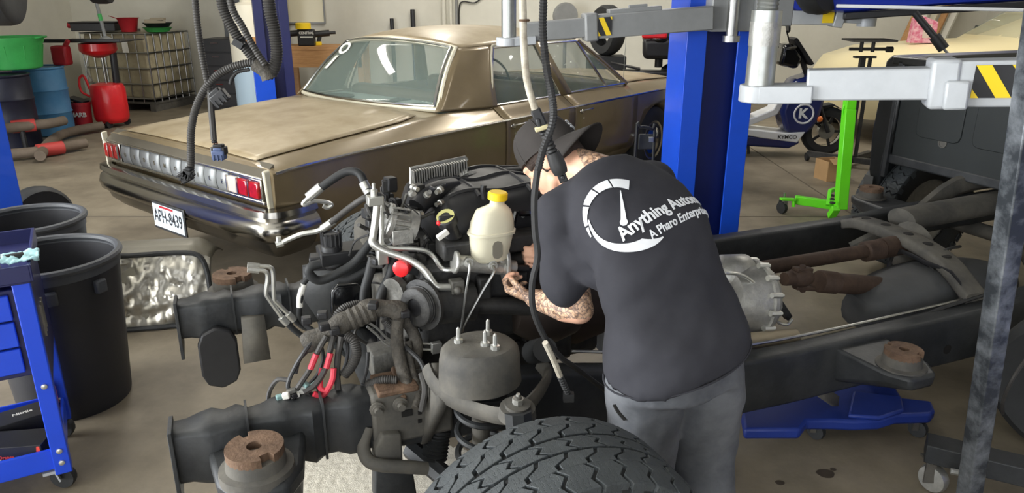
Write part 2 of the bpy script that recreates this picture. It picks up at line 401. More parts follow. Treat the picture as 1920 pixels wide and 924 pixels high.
# roof
def half(u): return .625+.085*min(1, u*5)**.7-.012*max(0, u-.6)
def roof(u, v):
    t = v*2-1; ra = 1.86+.075*t*t; fa = 3.33+.08*t*t; a = ra+(fa-ra)*u
    cr = .05+.062*math.sin(math.pi*min(1, max(0, u)))**.6
    z = 1.395+.01*min(1, u*5)+cr*(1-abs(t)**2.4)
    return V(a, t*half(u), z)
part('roof', B().grid(roof, 22, 21), m_golddust, car, solid=.014, angle=60)
# rear and front screens
def rwin(u, v):
    t = v*2-1; bot = V(1.40+.15*t*t, t*.785, 1.0-.005*t*t); top = V(1.855+.075*t*t, t*.62, 1.44-.045*abs(t)**2.2)
    p = bot.lerp(top, u); bul = math.sin(math.pi*u)*.035*(1-.3*t*t); return p+V(-bul*.7, 0, bul*.7)
rg = part('rear_window', B().grid(rwin, 10, 21), m_glass2, car, solid=.006, angle=60)
edge = [rwin(0, j/20) for j in range(21)]+[rwin(i/9, 1) for i in range(1, 10)]+[rwin(1, 1-j/20) for j in range(1, 21)]+[rwin(1-i/9, 0) for i in range(1, 9)]
bb = B(); bb.tube(edge+[edge[0]], .020, 8, 0); part('window_moulding', bb, m_cream, rg)
edge2 = [(p-V(1.66, 0, 1.22))*.965+V(1.64, 0, 1.235) for p in edge]
part('window_seal', B().tube(edge2+[edge2[0]], .010, 6, 0), m_chrome, rg)
def wsh(u, v):
    t = v*2-1; bot = V(4.08-.10*t*t, t*.84, .975); top = V(3.36+.03*t*t, t*.67, 1.43-.045*abs(t)**2.2); return bot.lerp(top, u)
part('windshield', B().grid(wsh, 6, 13), m_glass2, car, solid=.006, angle=60)
# trunk lid and hood
def deck(a0, a1, k=.985):
    def fn(u, v):
        a = a0+(a1-a0)*u; h = sec(a); t = v*2-1; w9 = h[9][0]*k*(1-.06*max(0, (u-.85)/.15))
        x = abs(t)*w9; e, mm, c = h[9], h[10], h[11]
        z = (c[1]+(mm[1]-c[1])*x/mm[0]) if x < mm[0] else (mm[1]+(e[1]-mm[1])*(x-mm[0])/(e[0]-mm[0]))
        return V(a, t*w9, z+.008)
    return B().grid(fn, 20, 19)
part('trunk_lid', deck(.05, 1.36), m_golddust, car, solid=.006, angle=60)
part('hood', deck(4.16, 5.33), m_golddust, car, solid=.006, angle=60)
# tail: panel, letters, lamps
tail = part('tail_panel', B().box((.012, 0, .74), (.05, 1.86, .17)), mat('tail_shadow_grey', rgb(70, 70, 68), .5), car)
part('upper_tail_strip', B().add([(-.03, -.94, .815), (-.03, .94, .815), (.06, .94, .883), (.06, -.94, .883), (-.012, -.94, .80), (-.012, .94, .80), (.06, .94, .80), (.06, -.94, .80)], [(0, 1, 2, 3), (4, 5, 6, 7), (0, 1, 5, 4), (1, 2, 6, 5), (2, 3, 7, 6), (3, 0, 4, 7)]), mat('bronze_grey_trim', rgb(112, 106, 94), .35, .5, var=.06), car, bevel=.004)
m_tail = mat('brushed_silver', rgb(136, 138, 138), .5, .55, var=.06, vscale=12)
TM = Matrix(((0, 0, -1), (-1, 0, 0), (0, 1, 0)))
sb, wd = .745, .134
for i, ch in enumerate('OLDSMOBILE'):
    yb = sb-wd*(i+.5)
    def seg(u, v, yb=yb): 
        z = .678+.122*u; d = .016*math.sin(math.pi*min(1, .12+u*.80))
        return V(-.012-d, yb+wd*.47*(1-2*v), z)
    sg = part('tail_segment', B().grid(seg, 8, 3), m_tail, tail, solid=.004)
    part('letter', text_b(ch, .036, TM, (-.032, yb, .735), .003, .001), m_chrome, sg)
part('tail_lower_strip', B().bar((-.022, -.94, .668), (-.022, .94, .668), .016, .02), m_chrome, car, bevel=.004)
part('tail_upper_chrome', B().bar((-.026, -.94, .808), (-.026, .94, .808), .012, .012), m_chrome, car, bevel=.003)
m_lens = mat('red_lens', rgb(150, 20, 24), .12, coat=.6, var=.25, vscale=40); m_clear = mat('clear_lens', rgb(190, 180, 172), .1, coat=.6)
for s in (1, -1):
    y0, y1 = (.755, .965) if s > 0 else (-.60, -.93)
    tl = part('tail_light', B().box((-.016, (y0+y1)/2, .74), (.03, abs(y1-y0), .128)), m_chrome, car, bevel=.006)
    n = 3; w_ = (y1-y0)/n
    for k in range(n):
        yc = y0+w_*(k+.5)
        part('lens', B().box((-.034, yc, .74), (.03, abs(w_)*.82, .098)), m_clear if (k == 0 and s < 0) else m_lens, tl, bevel=.01)
        part('bezel', B().bar((-.046, yc-w_*.46, .69), (-.046, yc-w_*.46, .79), .008, .008), m_chrome, tl)
# bumper
plan = smoothpath([(.24, -1.035), (.08, -1.05), (-.03, -1.02), (-.075, -.9), (-.085, -.45), (-.09, 0), (-.085, .45), (-.075, .9), (-.03, 1.02), (.08, 1.05), (.24, 1.035)], 6)
plan = [V(p[0], p[1], 0) for p in plan]
def sweep(prof):
    rs = []
    for i, p in enumerate(plan):
        d = plan[min(i+1, len(plan)-1)]-plan[max(i-1, 0)]; d = d.normalized(); nrm = V(-d.y, d.x, 0)
        if (p-V(.6, 0, 0)).dot(nrm) < 0: nrm = -nrm
        rs.append([p+nrm*o+V(0, 0, z) for o, z in prof])
    return B().rings(rs)
part('rear_bumper', sweep([(-.05, .45), (.0, .45), (.035, .475), (.045, .52), (.03, .565), (.008, .585), (.028, .605), (.022, .638), (-.03, .65), (-.05, .64)]), mat('bumper_chrome', rgb(158, 154, 146), .2, 1), car, angle=50)
part('bumper_valance', sweep([(-.12, .35), (-.075, .345), (-.02, .40), (.0, .455), (-.06, .46)]), mat('dull_chrome', rgb(104, 100, 92), .25, .9), car, angle=50)
# number plate
pl = part('license_plate', B().box((-.136, -.03, .435), (.010, .40, .185)), mat('plate_frame', rgb(66, 66, 66), .4, .5), car, bevel=.004)
part('plate_face', B().box((-.142, -.03, .437), (.006, .372, .150)), mat('plate_white', rgb(206, 218, 228), .5), pl)
part('plate_characters', text_b('APH-8439', .118, TM, (-.146, -.03, .435), .001, .001, xscale=.70), m_black, pl)
part('plate_band', B().box((-.146, -.02, .502), (.001, .17, .014)), m_redd, pl)
part('plate_bracket', B().box((-.07, -.05, .47), (.09, .3, .03)), m_black, car)
# cabin
part('parcel_shelf', B().box((1.72, 0, .955), (.46, 1.5, .03)), m_shelf, car, bevel=.008)
for s in (1, -1): part('shelf_speaker', B().lathe([(.14, 0), (.14, .012), (.10, .02), (.0, .014)], (1.66, s*.48, .97), n=20), m_black, car)
part('shelf_strap', B().box((1.72, -.06, .974), (.40, .14, .008)), m_black, car)
for a, nm in ((2.06, 'rear_seat'), (3.0, 'front_seat')):
    part(nm, B().box((a, 0, .82), (.16, 1.42, .44)).box((a+.3, 0, .68), (.6, 1.42, .18)), m_seat, car, bevel=.05)
part('dashboard', B().box((3.92, 0, .9), (.24, 1.6, .16)), m_inter, car, bevel=.03)
part('steering_wheel', B().torus((3.62, .42, .98), (1, 0, .35), .19, .012, 24, 6).cyl((3.62, .42, .98), (3.9, .42, .9), .02, 8).bar((3.62, .24, .98), (3.62, .6, .98), .02, .012), m_black, car)
part('rear_window_sticker', B().lathe([(.062, 0), (.062, .002), (.038, .002), (.038, .0)], rwin(.80, .885)+V(-.011, 0, .011), (-.7, .05, .7), 24, False), m_white, car, solid=.001)
q = [rwin(u, v)+V(-.009, 0, .009) for u, v in ((.42, .885), (.42, .925), (.66, .915), (.66, .875))]
part('rear_window_permit', B().add(q, [(0, 1, 2, 3)]), m_white, car, solid=.002)
# wheels
for a in (1.38, 4.5):
    for s in (1, -1):
        wh = part('wheel', B().lathe([(.20, -.09), (.29, -.10), (.335, -.085), (.352, -.05), (.355, 0), (.352, .05), (.335, .085), (.29, .10), (.20, .09)], (a, s*.87, .355), (0, s, 0), 36), m_rubber, car)
        part('hubcap', B().lathe([(.205, .07), (.20, .095), (.15, .085), (.12, .10), (.05, .115), (.0, .115)], (a, s*.87, .355), (0, s, 0), 32), m_chrome, wh)
part('antenna', B().tube([(4.12, -.80, .955), (4.14, -.80, 1.62)], .003, 6, 0).lathe([(.018, 0), (.006, .03)], (4.12, -.80, .95), n=10), m_steel, car)
# ================================================================ truck chassis
ch = thing('truck_chassis', 'bare black pickup truck frame with suspension and rusty driveshafts on big tyres', 'chassis', (FR.o[0], FR.o[1], 0), FR.ang)
def rrect(w, h, k=.2):
    # rounded rectangle outline, centred
    o = []
    for sx, sy, a0 in ((1, 1, 0), (-1, 1, 90), (-1, -1, 180), (1, -1, 270)):
        r = min(w, h)*k
        for a in (0, 45, 90):
            t = R(a0+a); o.append((sx*(w/2-r)+math.cos(t)*r, sy*(h/2-r)+math.sin(t)*r))
    return o
def interp(tab, x):
    if x <= tab[0][0]: return tab[0][1:]
    for p, q in zip(tab, tab[1:]):
        if x <= q[0]:
            t = (x-p[0])/(q[0]-p[0]); return [a+(b-a)*t for a, b in zip(p[1:], q[1:])]
    return tab[-1][1:]
NEAR = [(0, .615, .445), (.5, .615, .44), (.62, .615, .41), (.95, .60, .39), (1.25, .56, .33), (1.7, .49, .26), (2.2, .475, .245), (3.4, .49, .25), (4.0, .56, .32), (5.2, .60, .40)]
FAR = [(0, .655, .51), (.5, .655, .51), (.95, .65, .46), (1.3, .62, .43), (1.8, .585, .40), (3.4, .59, .42), (4.0, .62, .44), (5.2, .64, .46)]
def rail(tab, v0, sgn):
    rs = []; n = 150
    for i in range(n+1):
        u = 5.2*i/n; zt, zb = interp(tab, u); v = v0+sgn*(.05*min(1, max(0, (u-1.2)/.6)))
        bul = 0
        for c, w_ in ((.095, .035), (.165, .018), (.30, .045), (.385, .018), (.50, .03)):
            bul += math.exp(-((u-c)/w_)**2)*.026*(1 if c != .17 and c != .40 else -.7)
        if u > .6: bul = 0
        rs.append([FRL(u, v+p[0], (zt+zb)/2+p[1]) for p in rrect(.095+bul*2, zt-zb+bul, .18)])
    return B().rings(rs)
def FRL(u, v, z): return V(u, v, z)
for nm, tab, v0, s in (('near', NEAR, -.44, -1), ('far', FAR, .44, 1)):
    rl = part('frame_rail', rail(tab, v0, s), m_frame, ch, angle=50)
    zt, zb = tab[0][1:]
    part('end_plate', B().add([(-.012, v0-.075, zb-.07), (.0, v0-.075, zb-.07), (.0, v0+.05, zb-.05), (-.012, v0+.05, zb-.05), (-.012, v0-.07, zt+.02), (.0, v0-.07, zt+.02), (.0, v0+.05, zt+.01), (-.012, v0+.05, zt+.01)], [(0, 1, 2, 3), (4, 5, 6, 7), (0, 1, 5, 4), (1, 2, 6, 5), (2, 3, 7, 6), (3, 0, 4, 7)]), m_frame, rl, bevel=.002)
    for u in (.20, .415): part('rib_plate', B().prism(rrect(.118, zt-zb+.035, .12), .007, frame3((0, 1, 0), (0, 0, 1), (1, 0, 0)), (u, v0-.004*s*-1, (zt+zb)/2+.004)), m_frame, rl)
    for u, z in ((1.95, .36), (2.55, .35), (2.85, .36), (3.05, .33)):
        part('rail_hole', B().cyl((u, v0+s*.098, z+(.0 if s < 0 else .13)), (u, v0+s*.1005, z+(.0 if s < 0 else .13)), .022, 14), m_gap, rl)
    # body mounts: bracket, rusty puck with a hole and a slot
    for (u, vo, zm, cat_) in (((.21, .645, .58, 0), (2.53, .735, .475, 1)) if s < 0 else ((.21, .60, .64, 0), (2.48, .57, .60, 1), (3.97, .80, .60, 1))):
        v = s*vo; rr = .078 if not cat_ else .068
        br = B()
        poly = [(u-.13, s*.47), (u+.15, s*.47), (u+.12, v+s*.02), (u+.07, v+s*.10), (u-.06, v+s*.10), (u-.105, v+s*.02)]
        if s < 0: poly = poly[::-1]
        
        if cat_:
            n_ = len(poly); br.add([(x, y, zm-.02-(.05 if abs(y) < .5 else .0)*0) for x, y in poly]+[((x-u)*.85+u, y, zm-(.20 if abs(y) < .5 else .075)) for x, y in poly], [tuple(range(n_-1, -1, -1)), tuple(range(n_, 2*n_))]+[(k, (k+1) % n_, n_+(k+1) % n_, n_+k) for k in range(n_)])
        else:
            br.prism(poly, .06, c=(0, 0, zm-.06)); br.prism([(x*.9+u*.1, y) for x, y in poly], .10, c=(0, 0, zm-.13))
        mb = part('body_mount', br, m_frame, ch, bevel=.014)
        part('mount_cup', B().lathe([(rr+.024, -.03), (rr+.022, -.005), (rr+.004, .0), (rr, .035)], (u, v, zm-.01), n=28), m_frame2, mb)
        pk = B(); outl = []; inn = []
        n = 40
        for k in range(n):
            t = 2*math.pi*k/n; outl.append(t)
        for k in range(n):
            t0, t1 = 2*math.pi*k/n, 2*math.pi*(k+1)/n
            mid = (t0+t1)/2
            if abs(math.atan2(math.sin(mid-R(-70)), math.cos(mid-R(-70)))) < .24 or abs(math.atan2(math.sin(mid-R(110)), math.cos(mid-R(110)))) < .2: r0 = rr*.72; 
            else: r0 = rr
            ri = rr*.27
            vs_ = [(u+math.cos(t)*r, v+math.sin(t)*r, z) for z in (zm+.02, zm+.048) for t in (t0, t1) for r in (ri, r0)]
            pk.add(vs_, [(0, 1, 3, 2), (4, 6, 7, 5), (1, 5, 7, 3), (0, 2, 6, 4), (0, 4, 5, 1), (2, 3, 7, 6)])
        part('mount_puck', pk, m_rust, mb)
# hanging bracket and rubber flap on the far rail
part('tow_bracket', B().add(*[[fp(452, 597, .36), fp(495, 590, .36), fp(507, 668, .36), fp(457, 677, .36)], [(0, 1, 2, 3)]]), m_frame2, ch, world=True, solid=.05)
bb = B(); bb.prism(rrect(.145, .26, .45), .035, frame3((1, 0, 0), (0, 0, 1), (0, -1, 0)), (.125, .36, .43))
part('rubber_flap', bb, m_black, ch, bevel=.008)
# front cross structure between the rails
part('front_crossmember', B().tube([(.62, -.42, .50), (.66, -.2, .42), (.68, 0, .40), (.66, .2, .44), (.62, .42, .55)], .07, 10, 4, flat=(1, .8)), m_frame, ch)
part('mid_crossmember', B().tube([(1.75, -.46, .40), (1.75, -.2, .30), (1.75, .2, .32), (1.75, .46, .48)], .06, 8, 4, flat=(1.3, .6)), m_frame, ch)
# rear cross member with lightening holes
cr = B(); P = smoothpath([(3.45, .46, .57), (3.40, .30, .62), (3.36, 0, .63), (3.32, -.25, .60), (3.28, -.46, .50)], 6); rs = []
for p in P: rs.append([p+V(x, 0, y) for x, y in rrect(.13, .055, .3)])
xm = part('rear_crossmember', cr.rings(rs), m_frame2, ch, angle=50)
for k in range(6):
    p = P[3+k*3]; part('lightening_hole', B().lathe([(.024, 0), (.024, .003)], p+V(0, 0, .0265), n=14), m_gap, xm)
# clamp plate, bolts and bracket on the near rail by the engine
cl = part('rail_clamp', B().box((.69, -.445, .535), (.26, .125, .185)), m_frame2, ch, bevel=.012)
part('clamp_cap', B().box((.645, -.45, .628), (.13, .13, .02)).bar((.66, -.517, .60), (.66, -.38, .642), .018, .02), m_rust, cl, bevel=.006)
for px, py in ((707, 766), (750, 757)):
    p = fp(px, py, -.515); d = V(*FR.l, 0)*-1
    part('bolt', B().lathe([(.024, 0), (.024, .006), (.017, .008), (.017, .012), (.012, .013), (.012, .028), (.008, .028)], p, d, 12), m_frame2, cl, world=True)
for px, py, w_, h_ in ((763, 774, .035, .022), (787, 773, .012, .012), (787, 789, .012, .012)):
    p = fp(px, py, -.509); part('slot', B().box(p, (w_, .006, h_), rotz(FR.ang)), m_gap, cl, world=True)
part('side_plate', B().add([fp(x, y, -.46) for x, y in ((785, 735), (838, 735), (835, 775), (818, 810), (808, 812), (785, 795))], [(0, 1, 2, 3, 4, 5)]), m_frame2, ch, world=True, solid=.012)
# stanchion and tow hook under the near rail
part('hanger_bracket', B().add([fp(x, y, -.50) for x, y in ((712, 806), (748, 803), (752, 870), (700, 870), (700, 830))], [(0, 1, 2, 3, 4)]), m_frame2, ch, world=True, solid=.07, bevel=.008)
part('lower_hanger', B().add([fp(x, y, -.46) for x, y in ((700, 870), (770, 872), (780, 930), (700, 930))], [(0, 1, 2, 3)]), m_frame, ch, world=True, solid=.06, bevel=.008)
part('tow_hook', B().tube(fps([(690, 800, -.48), (681, 835, -.50), (690, 862, -.53), (715, 872, -.55), (760, 875, -.56), (800, 878, -.56)], 0), .021, 10), m_frame2, ch, world=True)
part('steering_boot', B().tube(fps([(822, 805, -.46), (815, 850, -.48)], 0), lambda t: .045*(1-.45*t), 12, 0).corr(fps([(822, 800, -.46), (814, 858, -.48)], 0), .04, 12, .012, .12), m_rubber, ch, world=True)
# near front suspension
def tower(u, v, z, s):
    bb = B(); d = []
    prof = [(.100, -.118), (.126, -.12), (.124, -.10), (.121, -.04), (.116, -.015), (.10, .0), (.05, .004)]
    rs = []
    for r, h in prof: rs.append([V(u+math.cos(t)*r*1.0, v+math.sin(t)*r*.9, z+h) for t in [2*math.pi*k/28 for k in range(28)]])
    bb.rings(rs)
    t = part('spring_tower', bb, m_frame2, ch)
    part('tower_skirt', B().add([(u-.13, v-s*.18, z-.42), (u-.115, v-s*.0, z-.17), (u-.10, v-s*.12, z-.1), (u-.13, v-s*.24, z-.42)], [(0, 1, 2, 3)]), m_frame2, t, solid=.03)
    for du, dv in ((-.055, .03), (.03, -.05), (.045, .05), (.01, -.02)): part('stud', B().lathe([(.014, 0), (.014, .012), (.007, .014), (.006, .045), (.001, .05)], (u+du, v+dv, z+.002), n=8), m_alup, t)
    sp = []
    for k in range(120):
        a = k/120*2*math.pi*4.6; sp.append((u+math.cos(a)*.072, v+math.sin(a)*.072, z-.10-.36*k/120))
    part('coil_spring', B().tube(sp, .0105, 7, 0), m_frame, ch)
    part('shock', B().lathe([(.028, -.46), (.028, -.22), (.034, -.22), (.034, -.12), (.02, -.1)], (u, v, z), n=14), m_frame2, ch)
tower(.86, -.66, .82, -1)
ua = part('upper_control_arm', B().tube(fps([(800, 690, -.56), (812, 715, -.60), (840, 745, -.66), (890, 768, -.74), (940, 780, -.82), (968, 775, -.84)], 0), .026, 8, 6, flat=(.55, 1.2)), m_frame2, ch, world=True)
part('arm_rear_link', B().tube(fps([(1012, 680, -.56), (1026, 700, -.60), (1018, 725, -.68), (990, 760, -.80), (968, 778, -.84)], 0), .026, 8, 6, flat=(.55, 1.2)), m_frame2, ua, world=True)
p = fp(970, 768, -.84); part('ball_joint', B().lathe([(.055, -.02), (.05, .01), (.036, .012), (.036, .022), (.014, .024), (.010, .045), (.002, .05)], p, (.05, -.1, 1), 20), m_frame2, ua, world=True)
part('castle_nut', B().lathe([(.016, .022), (.016, .04), (.007, .04), (.006, .054)], p, (.05, -.1, 1), 8), m_alu, ua, world=True)
part('arm_bushing', B().cyl(fp(1000, 660, -.50), fp(1022, 655, -.62), .04, 14), m_rubber, ua, world=True)
part('lower_control_arm', B().tube([(.70, -.40, .34), (.80, -.62, .30), (.90, -.86, .28)], .035, 8, 4).tube([(1.15, -.42, .34), (1.0, -.65, .30), (.92, -.86, .28)], .035, 8, 4).bar((.74, -.7, .29), (1.0, -.7, .29), .18, .04), m_frame, ch)
part('knuckle', B().tube([(.90, -.86, .28), (.90, -.92, .42), (.90, -.86, .70)], .04, 8, 4), m_frame, ch)
tower(.86, .66, .84, 1)
part('lower_control_arm', B().tube([(.70, .40, .34), (.80, .62, .30), (.90, .86, .28)], .035, 8, 4).tube([(1.15, .42, .34), (1.0, .65, .30), (.92, .86, .28)], .035, 8, 4), m_frame, ch)
part('knuckle', B().tube([(.90, .86, .28), (.90, .92, .42), (.90, .86, .66)], .04, 8, 4), m_frame, ch)
# tyres with block tread
def tyre_meshes(Ro=.405, W=.285, N=34):
    ca = B(); ca.lathe([(.23, -.40*W), (.26, -.47*W), (.32, -.50*W), (Ro-.035, -.475*W), (Ro-.016, -.40*W), (Ro-.010, 0), (Ro-.016, .40*W), (Ro-.035, .475*W), (.32, .50*W), (.26, .47*W), (.23, .40*W)], (0, 0, 0), (0, 1, 0), 64, False)
    tr = B()
    def sp(t, y, h):
        k = abs(y)/(W/2); r = Ro-.012-.018*k**4+h; return V(math.cos(t)*r, y, math.sin(t)*r)
    rows = [(-.40, .115, 0, .22), (-.20, .085, .5, -.5), (0, .085, .2, .55), (.20, .085, .7, -.5), (.40, .115, .35, .22)]
    da = 2*math.pi/N
    for yc, hw, off, skew in rows:
        for k in range(N):
            t = (k+off)*da; y0, y1 = (yc-hw)*W, (yc+hw)*W; g = da*.43
            zig = da*.16
            ol = [(t-g-skew*da*.5, y0), (t-g+zig, (y0*2+y1)/3), (t-g-zig+skew*da*.2, (y0+2*y1)/3), (t-g+skew*da*.5, y1), (t+g+skew*da*.5, y1), (t+g-zig+skew*da*.2, (y0+2*y1)/3), (t+g+zig, (y0*2+y1)/3), (t+g-skew*da*.5, y0)]
            n = len(ol); lo = [sp(a, y, -.004) for a, y in ol]; hi = [sp(a, y, .012) for a, y in ol]
            tr.add(lo+hi, [(n, 2*n-1, 2*n-2, n+1), (n+1, 2*n-2, 2*n-3, n+2), (n+2, 2*n-3, 2*n-4, n+3)]+[(i, (i+1) % n, n+(i+1) % n, n+i) for i in range(n)])
            if abs(yc) > .3:
                s = 1 if yc > 0 else -1; g2 = da*(.36 if k % 2 else .25); q = []
                for rr, yy in ((Ro-.018, .497*W), (Ro-.052 if k % 2 else Ro-.068, .507*W)):
                    for a in (t-g2, t+g2): q.append(V(math.cos(a)*rr, s*yy, math.sin(a)*rr)); q.append(V(math.cos(a)*rr, s*(yy-.012), math.sin(a)*rr))
                tr.add(q, [(0, 2, 6, 4), (0, 4, 5, 1), (2, 3, 7, 6), (4, 6, 7, 5), (0, 1, 3, 2)])
    rim = B().lathe([(.235, -.36*W), (.20, -.33*W), (.19, .1*W), (.16, .22*W), (.07, .26*W), (.06, .32*W), (.0, .32*W)], (0, 0, 0), (0, 1, 0), 32)
    return ca, tr, rim
ca, tr, rim = tyre_meshes()
def wheel_at(u, v, z, s, tilt=0):
    M = Matrix.Translation((u, v, z)) @ Matrix.Rotation(tilt, 4, 'Z') @ (Matrix.Rotation(math.pi, 4, 'Z') if s < 0 else Matrix.Identity(4))
    a = B(); a.v = [M @ p for p in ca.v]; a.f = ca.f
    t = B(); t.v = [M @ p for p in tr.v]; t.f = tr.f
    r = B(); r.v = [M @ p for p in rim.v]; r.f = rim.f
    o = part('wheel', a, m_rubber, ch); part('tread', t, m_tread, o, angle=30, bevel=.0015); part('rim', r, m_alu, o)
wheel_at(.865, -1.205, .412, -1)
wheel_at(.95, .86, .412, 1)
for u, v, s in ((4.5, -.92, -1), (4.5, .92, 1)): wheel_at(u, v, .415, s)
part('rear_axle', B().tube([(4.5, -.85, .415), (4.5, .85, .415)], .045, 12, 0).ball((4.5, 0, .415), .15), m_frame2, ch)
# driveshafts, tank, exhaust
part('front_driveshaft', B().cyl(fp(1415, 505, .02), fp(1640, 468, .02), .034, 18).cyl(fp(1625, 472, .02), fp(1652, 466, .02), .045, 18).cyl(fp(1652, 466, .02), fp(1690, 458, .02), .052, 18).corr([fp(1620, 472, .02), fp(1660, 465, .02)], .047, 16, .012, .08), m_rustd, ch, world=True)
ds = part('rear_driveshaft', B().cyl(fp(1545, 528, -.16), fp(1740, 545, -.16), .047, 20).ball(fp(1500, 520, -.16), .05, 12, 8, (1.3, .9, .9)).cyl(fp(1470, 523, -.16), fp(1500, 522, -.16), .03, 12).corr([fp(1535, 527, -.16), fp(1565, 530, -.16)], .049, 18, .010, .05), m_rustd, ch, world=True)
part('joint_yoke', B().bar(fp(1490, 505, -.16), fp(1520, 505, -.16), .04, .02).bar(fp(1490, 538, -.16), fp(1525, 540, -.16), .04, .02).cyl(fp(1505, 497, -.16), fp(1505, 547, -.16), .014, 10), m_rustd, ds, world=True, bevel=.006)
part('axle_flange', B().lathe([(.03, -.03), (.085, 0), (.12, .03), (.14, .07), (.10, .10)], fp(1690, 470, .05), (.8, .35, .05), 20), m_frame2, ch, world=True)
tk = B()
rs = []
for i in range(13):
    t = i/12; u = 2.86+.98*t; e = math.sin(math.pi*min(.98, max(.02, t*.94+.03)))**.35
    rs.append([FRL(u, -.20+x*e, .40+y*e) for x, y in rrect(.38, .32, .35)])
ft = part('fuel_tank', tk.rings(rs), mat('tank_plastic', rgb(70, 71, 72), .6, var=.12, vscale=8, bump=.1, bscale=30), ch, angle=60)
part('tank_strap', B().tube([(3.28, .0, .30), (3.28, .0, .565), (3.26, -.2, .585), (3.24, -.40, .56), (3.24, -.40, .28)], .012, 6, 3, flat=(1, .3)), m_black, ft)
part('fuel_line', B().tube(fps([(1715, 585, -.36), (1760, 540, -.3), (1745, 492, -.2), (1775, 468, -.2), (1800, 462, -.1)], 0), .008, 6).tube(fps([(1590, 650, -.46), (1690, 610, -.46), (1760, 580, -.46), (1870, 545, -.46)], 0), .009, 6), m_cable, ch, world=True)
part('muffler', B().tube(fps([(1690, 412, .20), (1790, 393, .20), (1930, 368, .20)], 0), .075, 16, 2, flat=(1.2, .8)), m_frame2, ch, world=True)
part('exhaust_pipe', B().tube(fps([(1340, 645, -.36), (1400, 640, -.36), (1490, 632, -.36)], 0), .036, 14, 4).tube(fps([(1180, 690, -.3), (1270, 672, -.32), (1345, 658, -.34)], 0), .03, 12, 4), mat('heat_tan_pipe', rgb(160, 148, 126), .55, .4, var=.1), ch, world=True)
part('brake_line', B().tube([(1.3, -.39, .585), (1.8, -.42, .50), (2.4, -.44, .485), (3.3, -.44, .50)], .006, 6), m_steel, ch)
part('heat_wrap', B().corr(fps([(1548, 638, -.47), (1600, 628, -.47)], 0), .008, 8, .006), m_alup, ch, world=True)
part('link_bracket', B().add([fp(x, y, -.50) for x, y in ((1530, 722), (1545, 722), (1572, 742), (1570, 760), (1558, 760), (1520, 735))], [(0, 1, 2, 3, 4, 5)]), m_frame2, ch, world=True, solid=.012)
part('leaf_hanger', B().tube(fps([(1600, 470, .35), (1640, 450, .3), (1700, 420, .3), (1790, 350, .35), (1900, 330, .35)], 0), .045, 8, 4, flat=(.7, 1.2)), m_frame2, ch, world=True)
# ================================================================ engine
en = thing('truck_engine', 'dirty black engine with silver pipes and plastic intake cover sitting in the truck frame', 'engine', tuple(FR.w(1.0, 0, .40)), FR.ang)
def EW(u, v, z): return FR.w(u, v, z)
m_eng = mat('engine_black', rgb(30, 30, 31), .55, .1, col2=rgb(58, 57, 55), vscale=18, bump=.12, bscale=60)
m_eng2 = mat('engine_grey', rgb(74, 73, 70), .55, .3, col2=rgb(112, 110, 104), vscale=25, bump=.15, bscale=80)
def wbox(b, u, v, z, d, tilt=None):
    M = rotz(FR.ang)
    if tilt is not None: M = M @ tilt
    b.box(EW(u, v, z), d, M); return b
blk = part('engine_block', wbox(wbox(wbox(B(), 1.08, -.03, .70, (.62, .40, .48)), 1.06, -.22, .80, (.56, .20, .30)), 1.08, .22, .86, (.56, .22, .30)), m_eng, en, world=True, bevel=.02)
wb = B()
for k in range(4): wbox(wb, .86+.13*k, -.33, .84, (.05, .05, .12))
part('exhaust_manifold', wb.tube([EW(.95, -.34, .80), EW(1.1, -.36, .78), EW(1.3, -.36, .72)], .03, 10, 4), m_eng, en, world=True, bevel=.01)
# intake cover
def cov(u, v):
    t = v*2-1; s_ = u*2-1
    e = max(0, 1-abs(t)**5)**.5*max(0, 1-abs(s_)**6)**.4
    z = 1.0+.14*e+.008*math.sin(s_*7+t*2)*(1-t*t)
    return EW(1.14+.27*s_, .02+.30*t, z)
part('intake_cover', B().grid(cov, 26, 22), m_black, en, world=True, solid=.012, angle=60)
part('intake_duct', B().tube(fps([(782, 388, -.14), (796, 372, -.12), (820, 362, -.08), (850, 358, -.04)], 0), lambda t: .034+.014*t, 14, 6), m_black, en, world=True)
for tv in (.22, .5, .74): part('cover_ridge', B().tube([cov(.08+.84*i/16, tv)+V(0, 0, .006) for i in range(17)], .010, 6, 0), m_black, en, world=True)
for tu in (.3, .66): part('cover_ridge', B().tube([cov(tu, .14+.7*i/12)+V(0, 0, .006) for i in range(13)], .008, 6, 0), m_black, en, world=True)
part('cover_edge', B().tube([EW(.88, -.27, 1.0), EW(.90, -.29, 1.01), EW(1.3, -.29, 1.01), EW(1.42, -.27, 1.0)], .012, 8, 3), m_black, en, world=True)
part('intake_plenum', B().tube([EW(.96, .10, 1.07), EW(1.05, .14, 1.09), EW(1.35, .12, 1.10)], .05, 12, 5), m_black, en, world=True)
part('fuel_rail', B().tube(fps([(862, 328, .10), (900, 326, .10), (985, 326, .10)], 0), .010, 8).tube(fps([(860, 330, .10), (875, 322, .10)], 0), .016, 8), m_alu, en, world=True)
part('valve_cover', wbox(B(), 1.10, -.30, 1.0, (.5, .10, .06)).lathe([(.03, 0), (.03, .02)], EW(.9, -.3, 1.03)), m_eng, en, world=True, bevel=.02)
# finned control module
fm = part('finned_module', B().add([fp(x, y, .15) for x, y in ((770, 318), (873, 296), (876, 330), (772, 346))], [(0, 1, 2, 3)]), m_black, en, world=True, solid=.03)
for k in range(22):
    t = (k+.5)/22; part('fin', B().bar(fp(771+102*t, 320-21*t, .110), fp(773+102*t, 345-16*t, .110), .05, .0045, (FR.f[0], FR.f[1], 0)), m_alu, fm, world=True)
part('module_rim', B().tube(fps([(771, 344), (769, 316), (873, 295), (876, 300)], .10), .007, 6, 0), m_alu, fm, world=True)
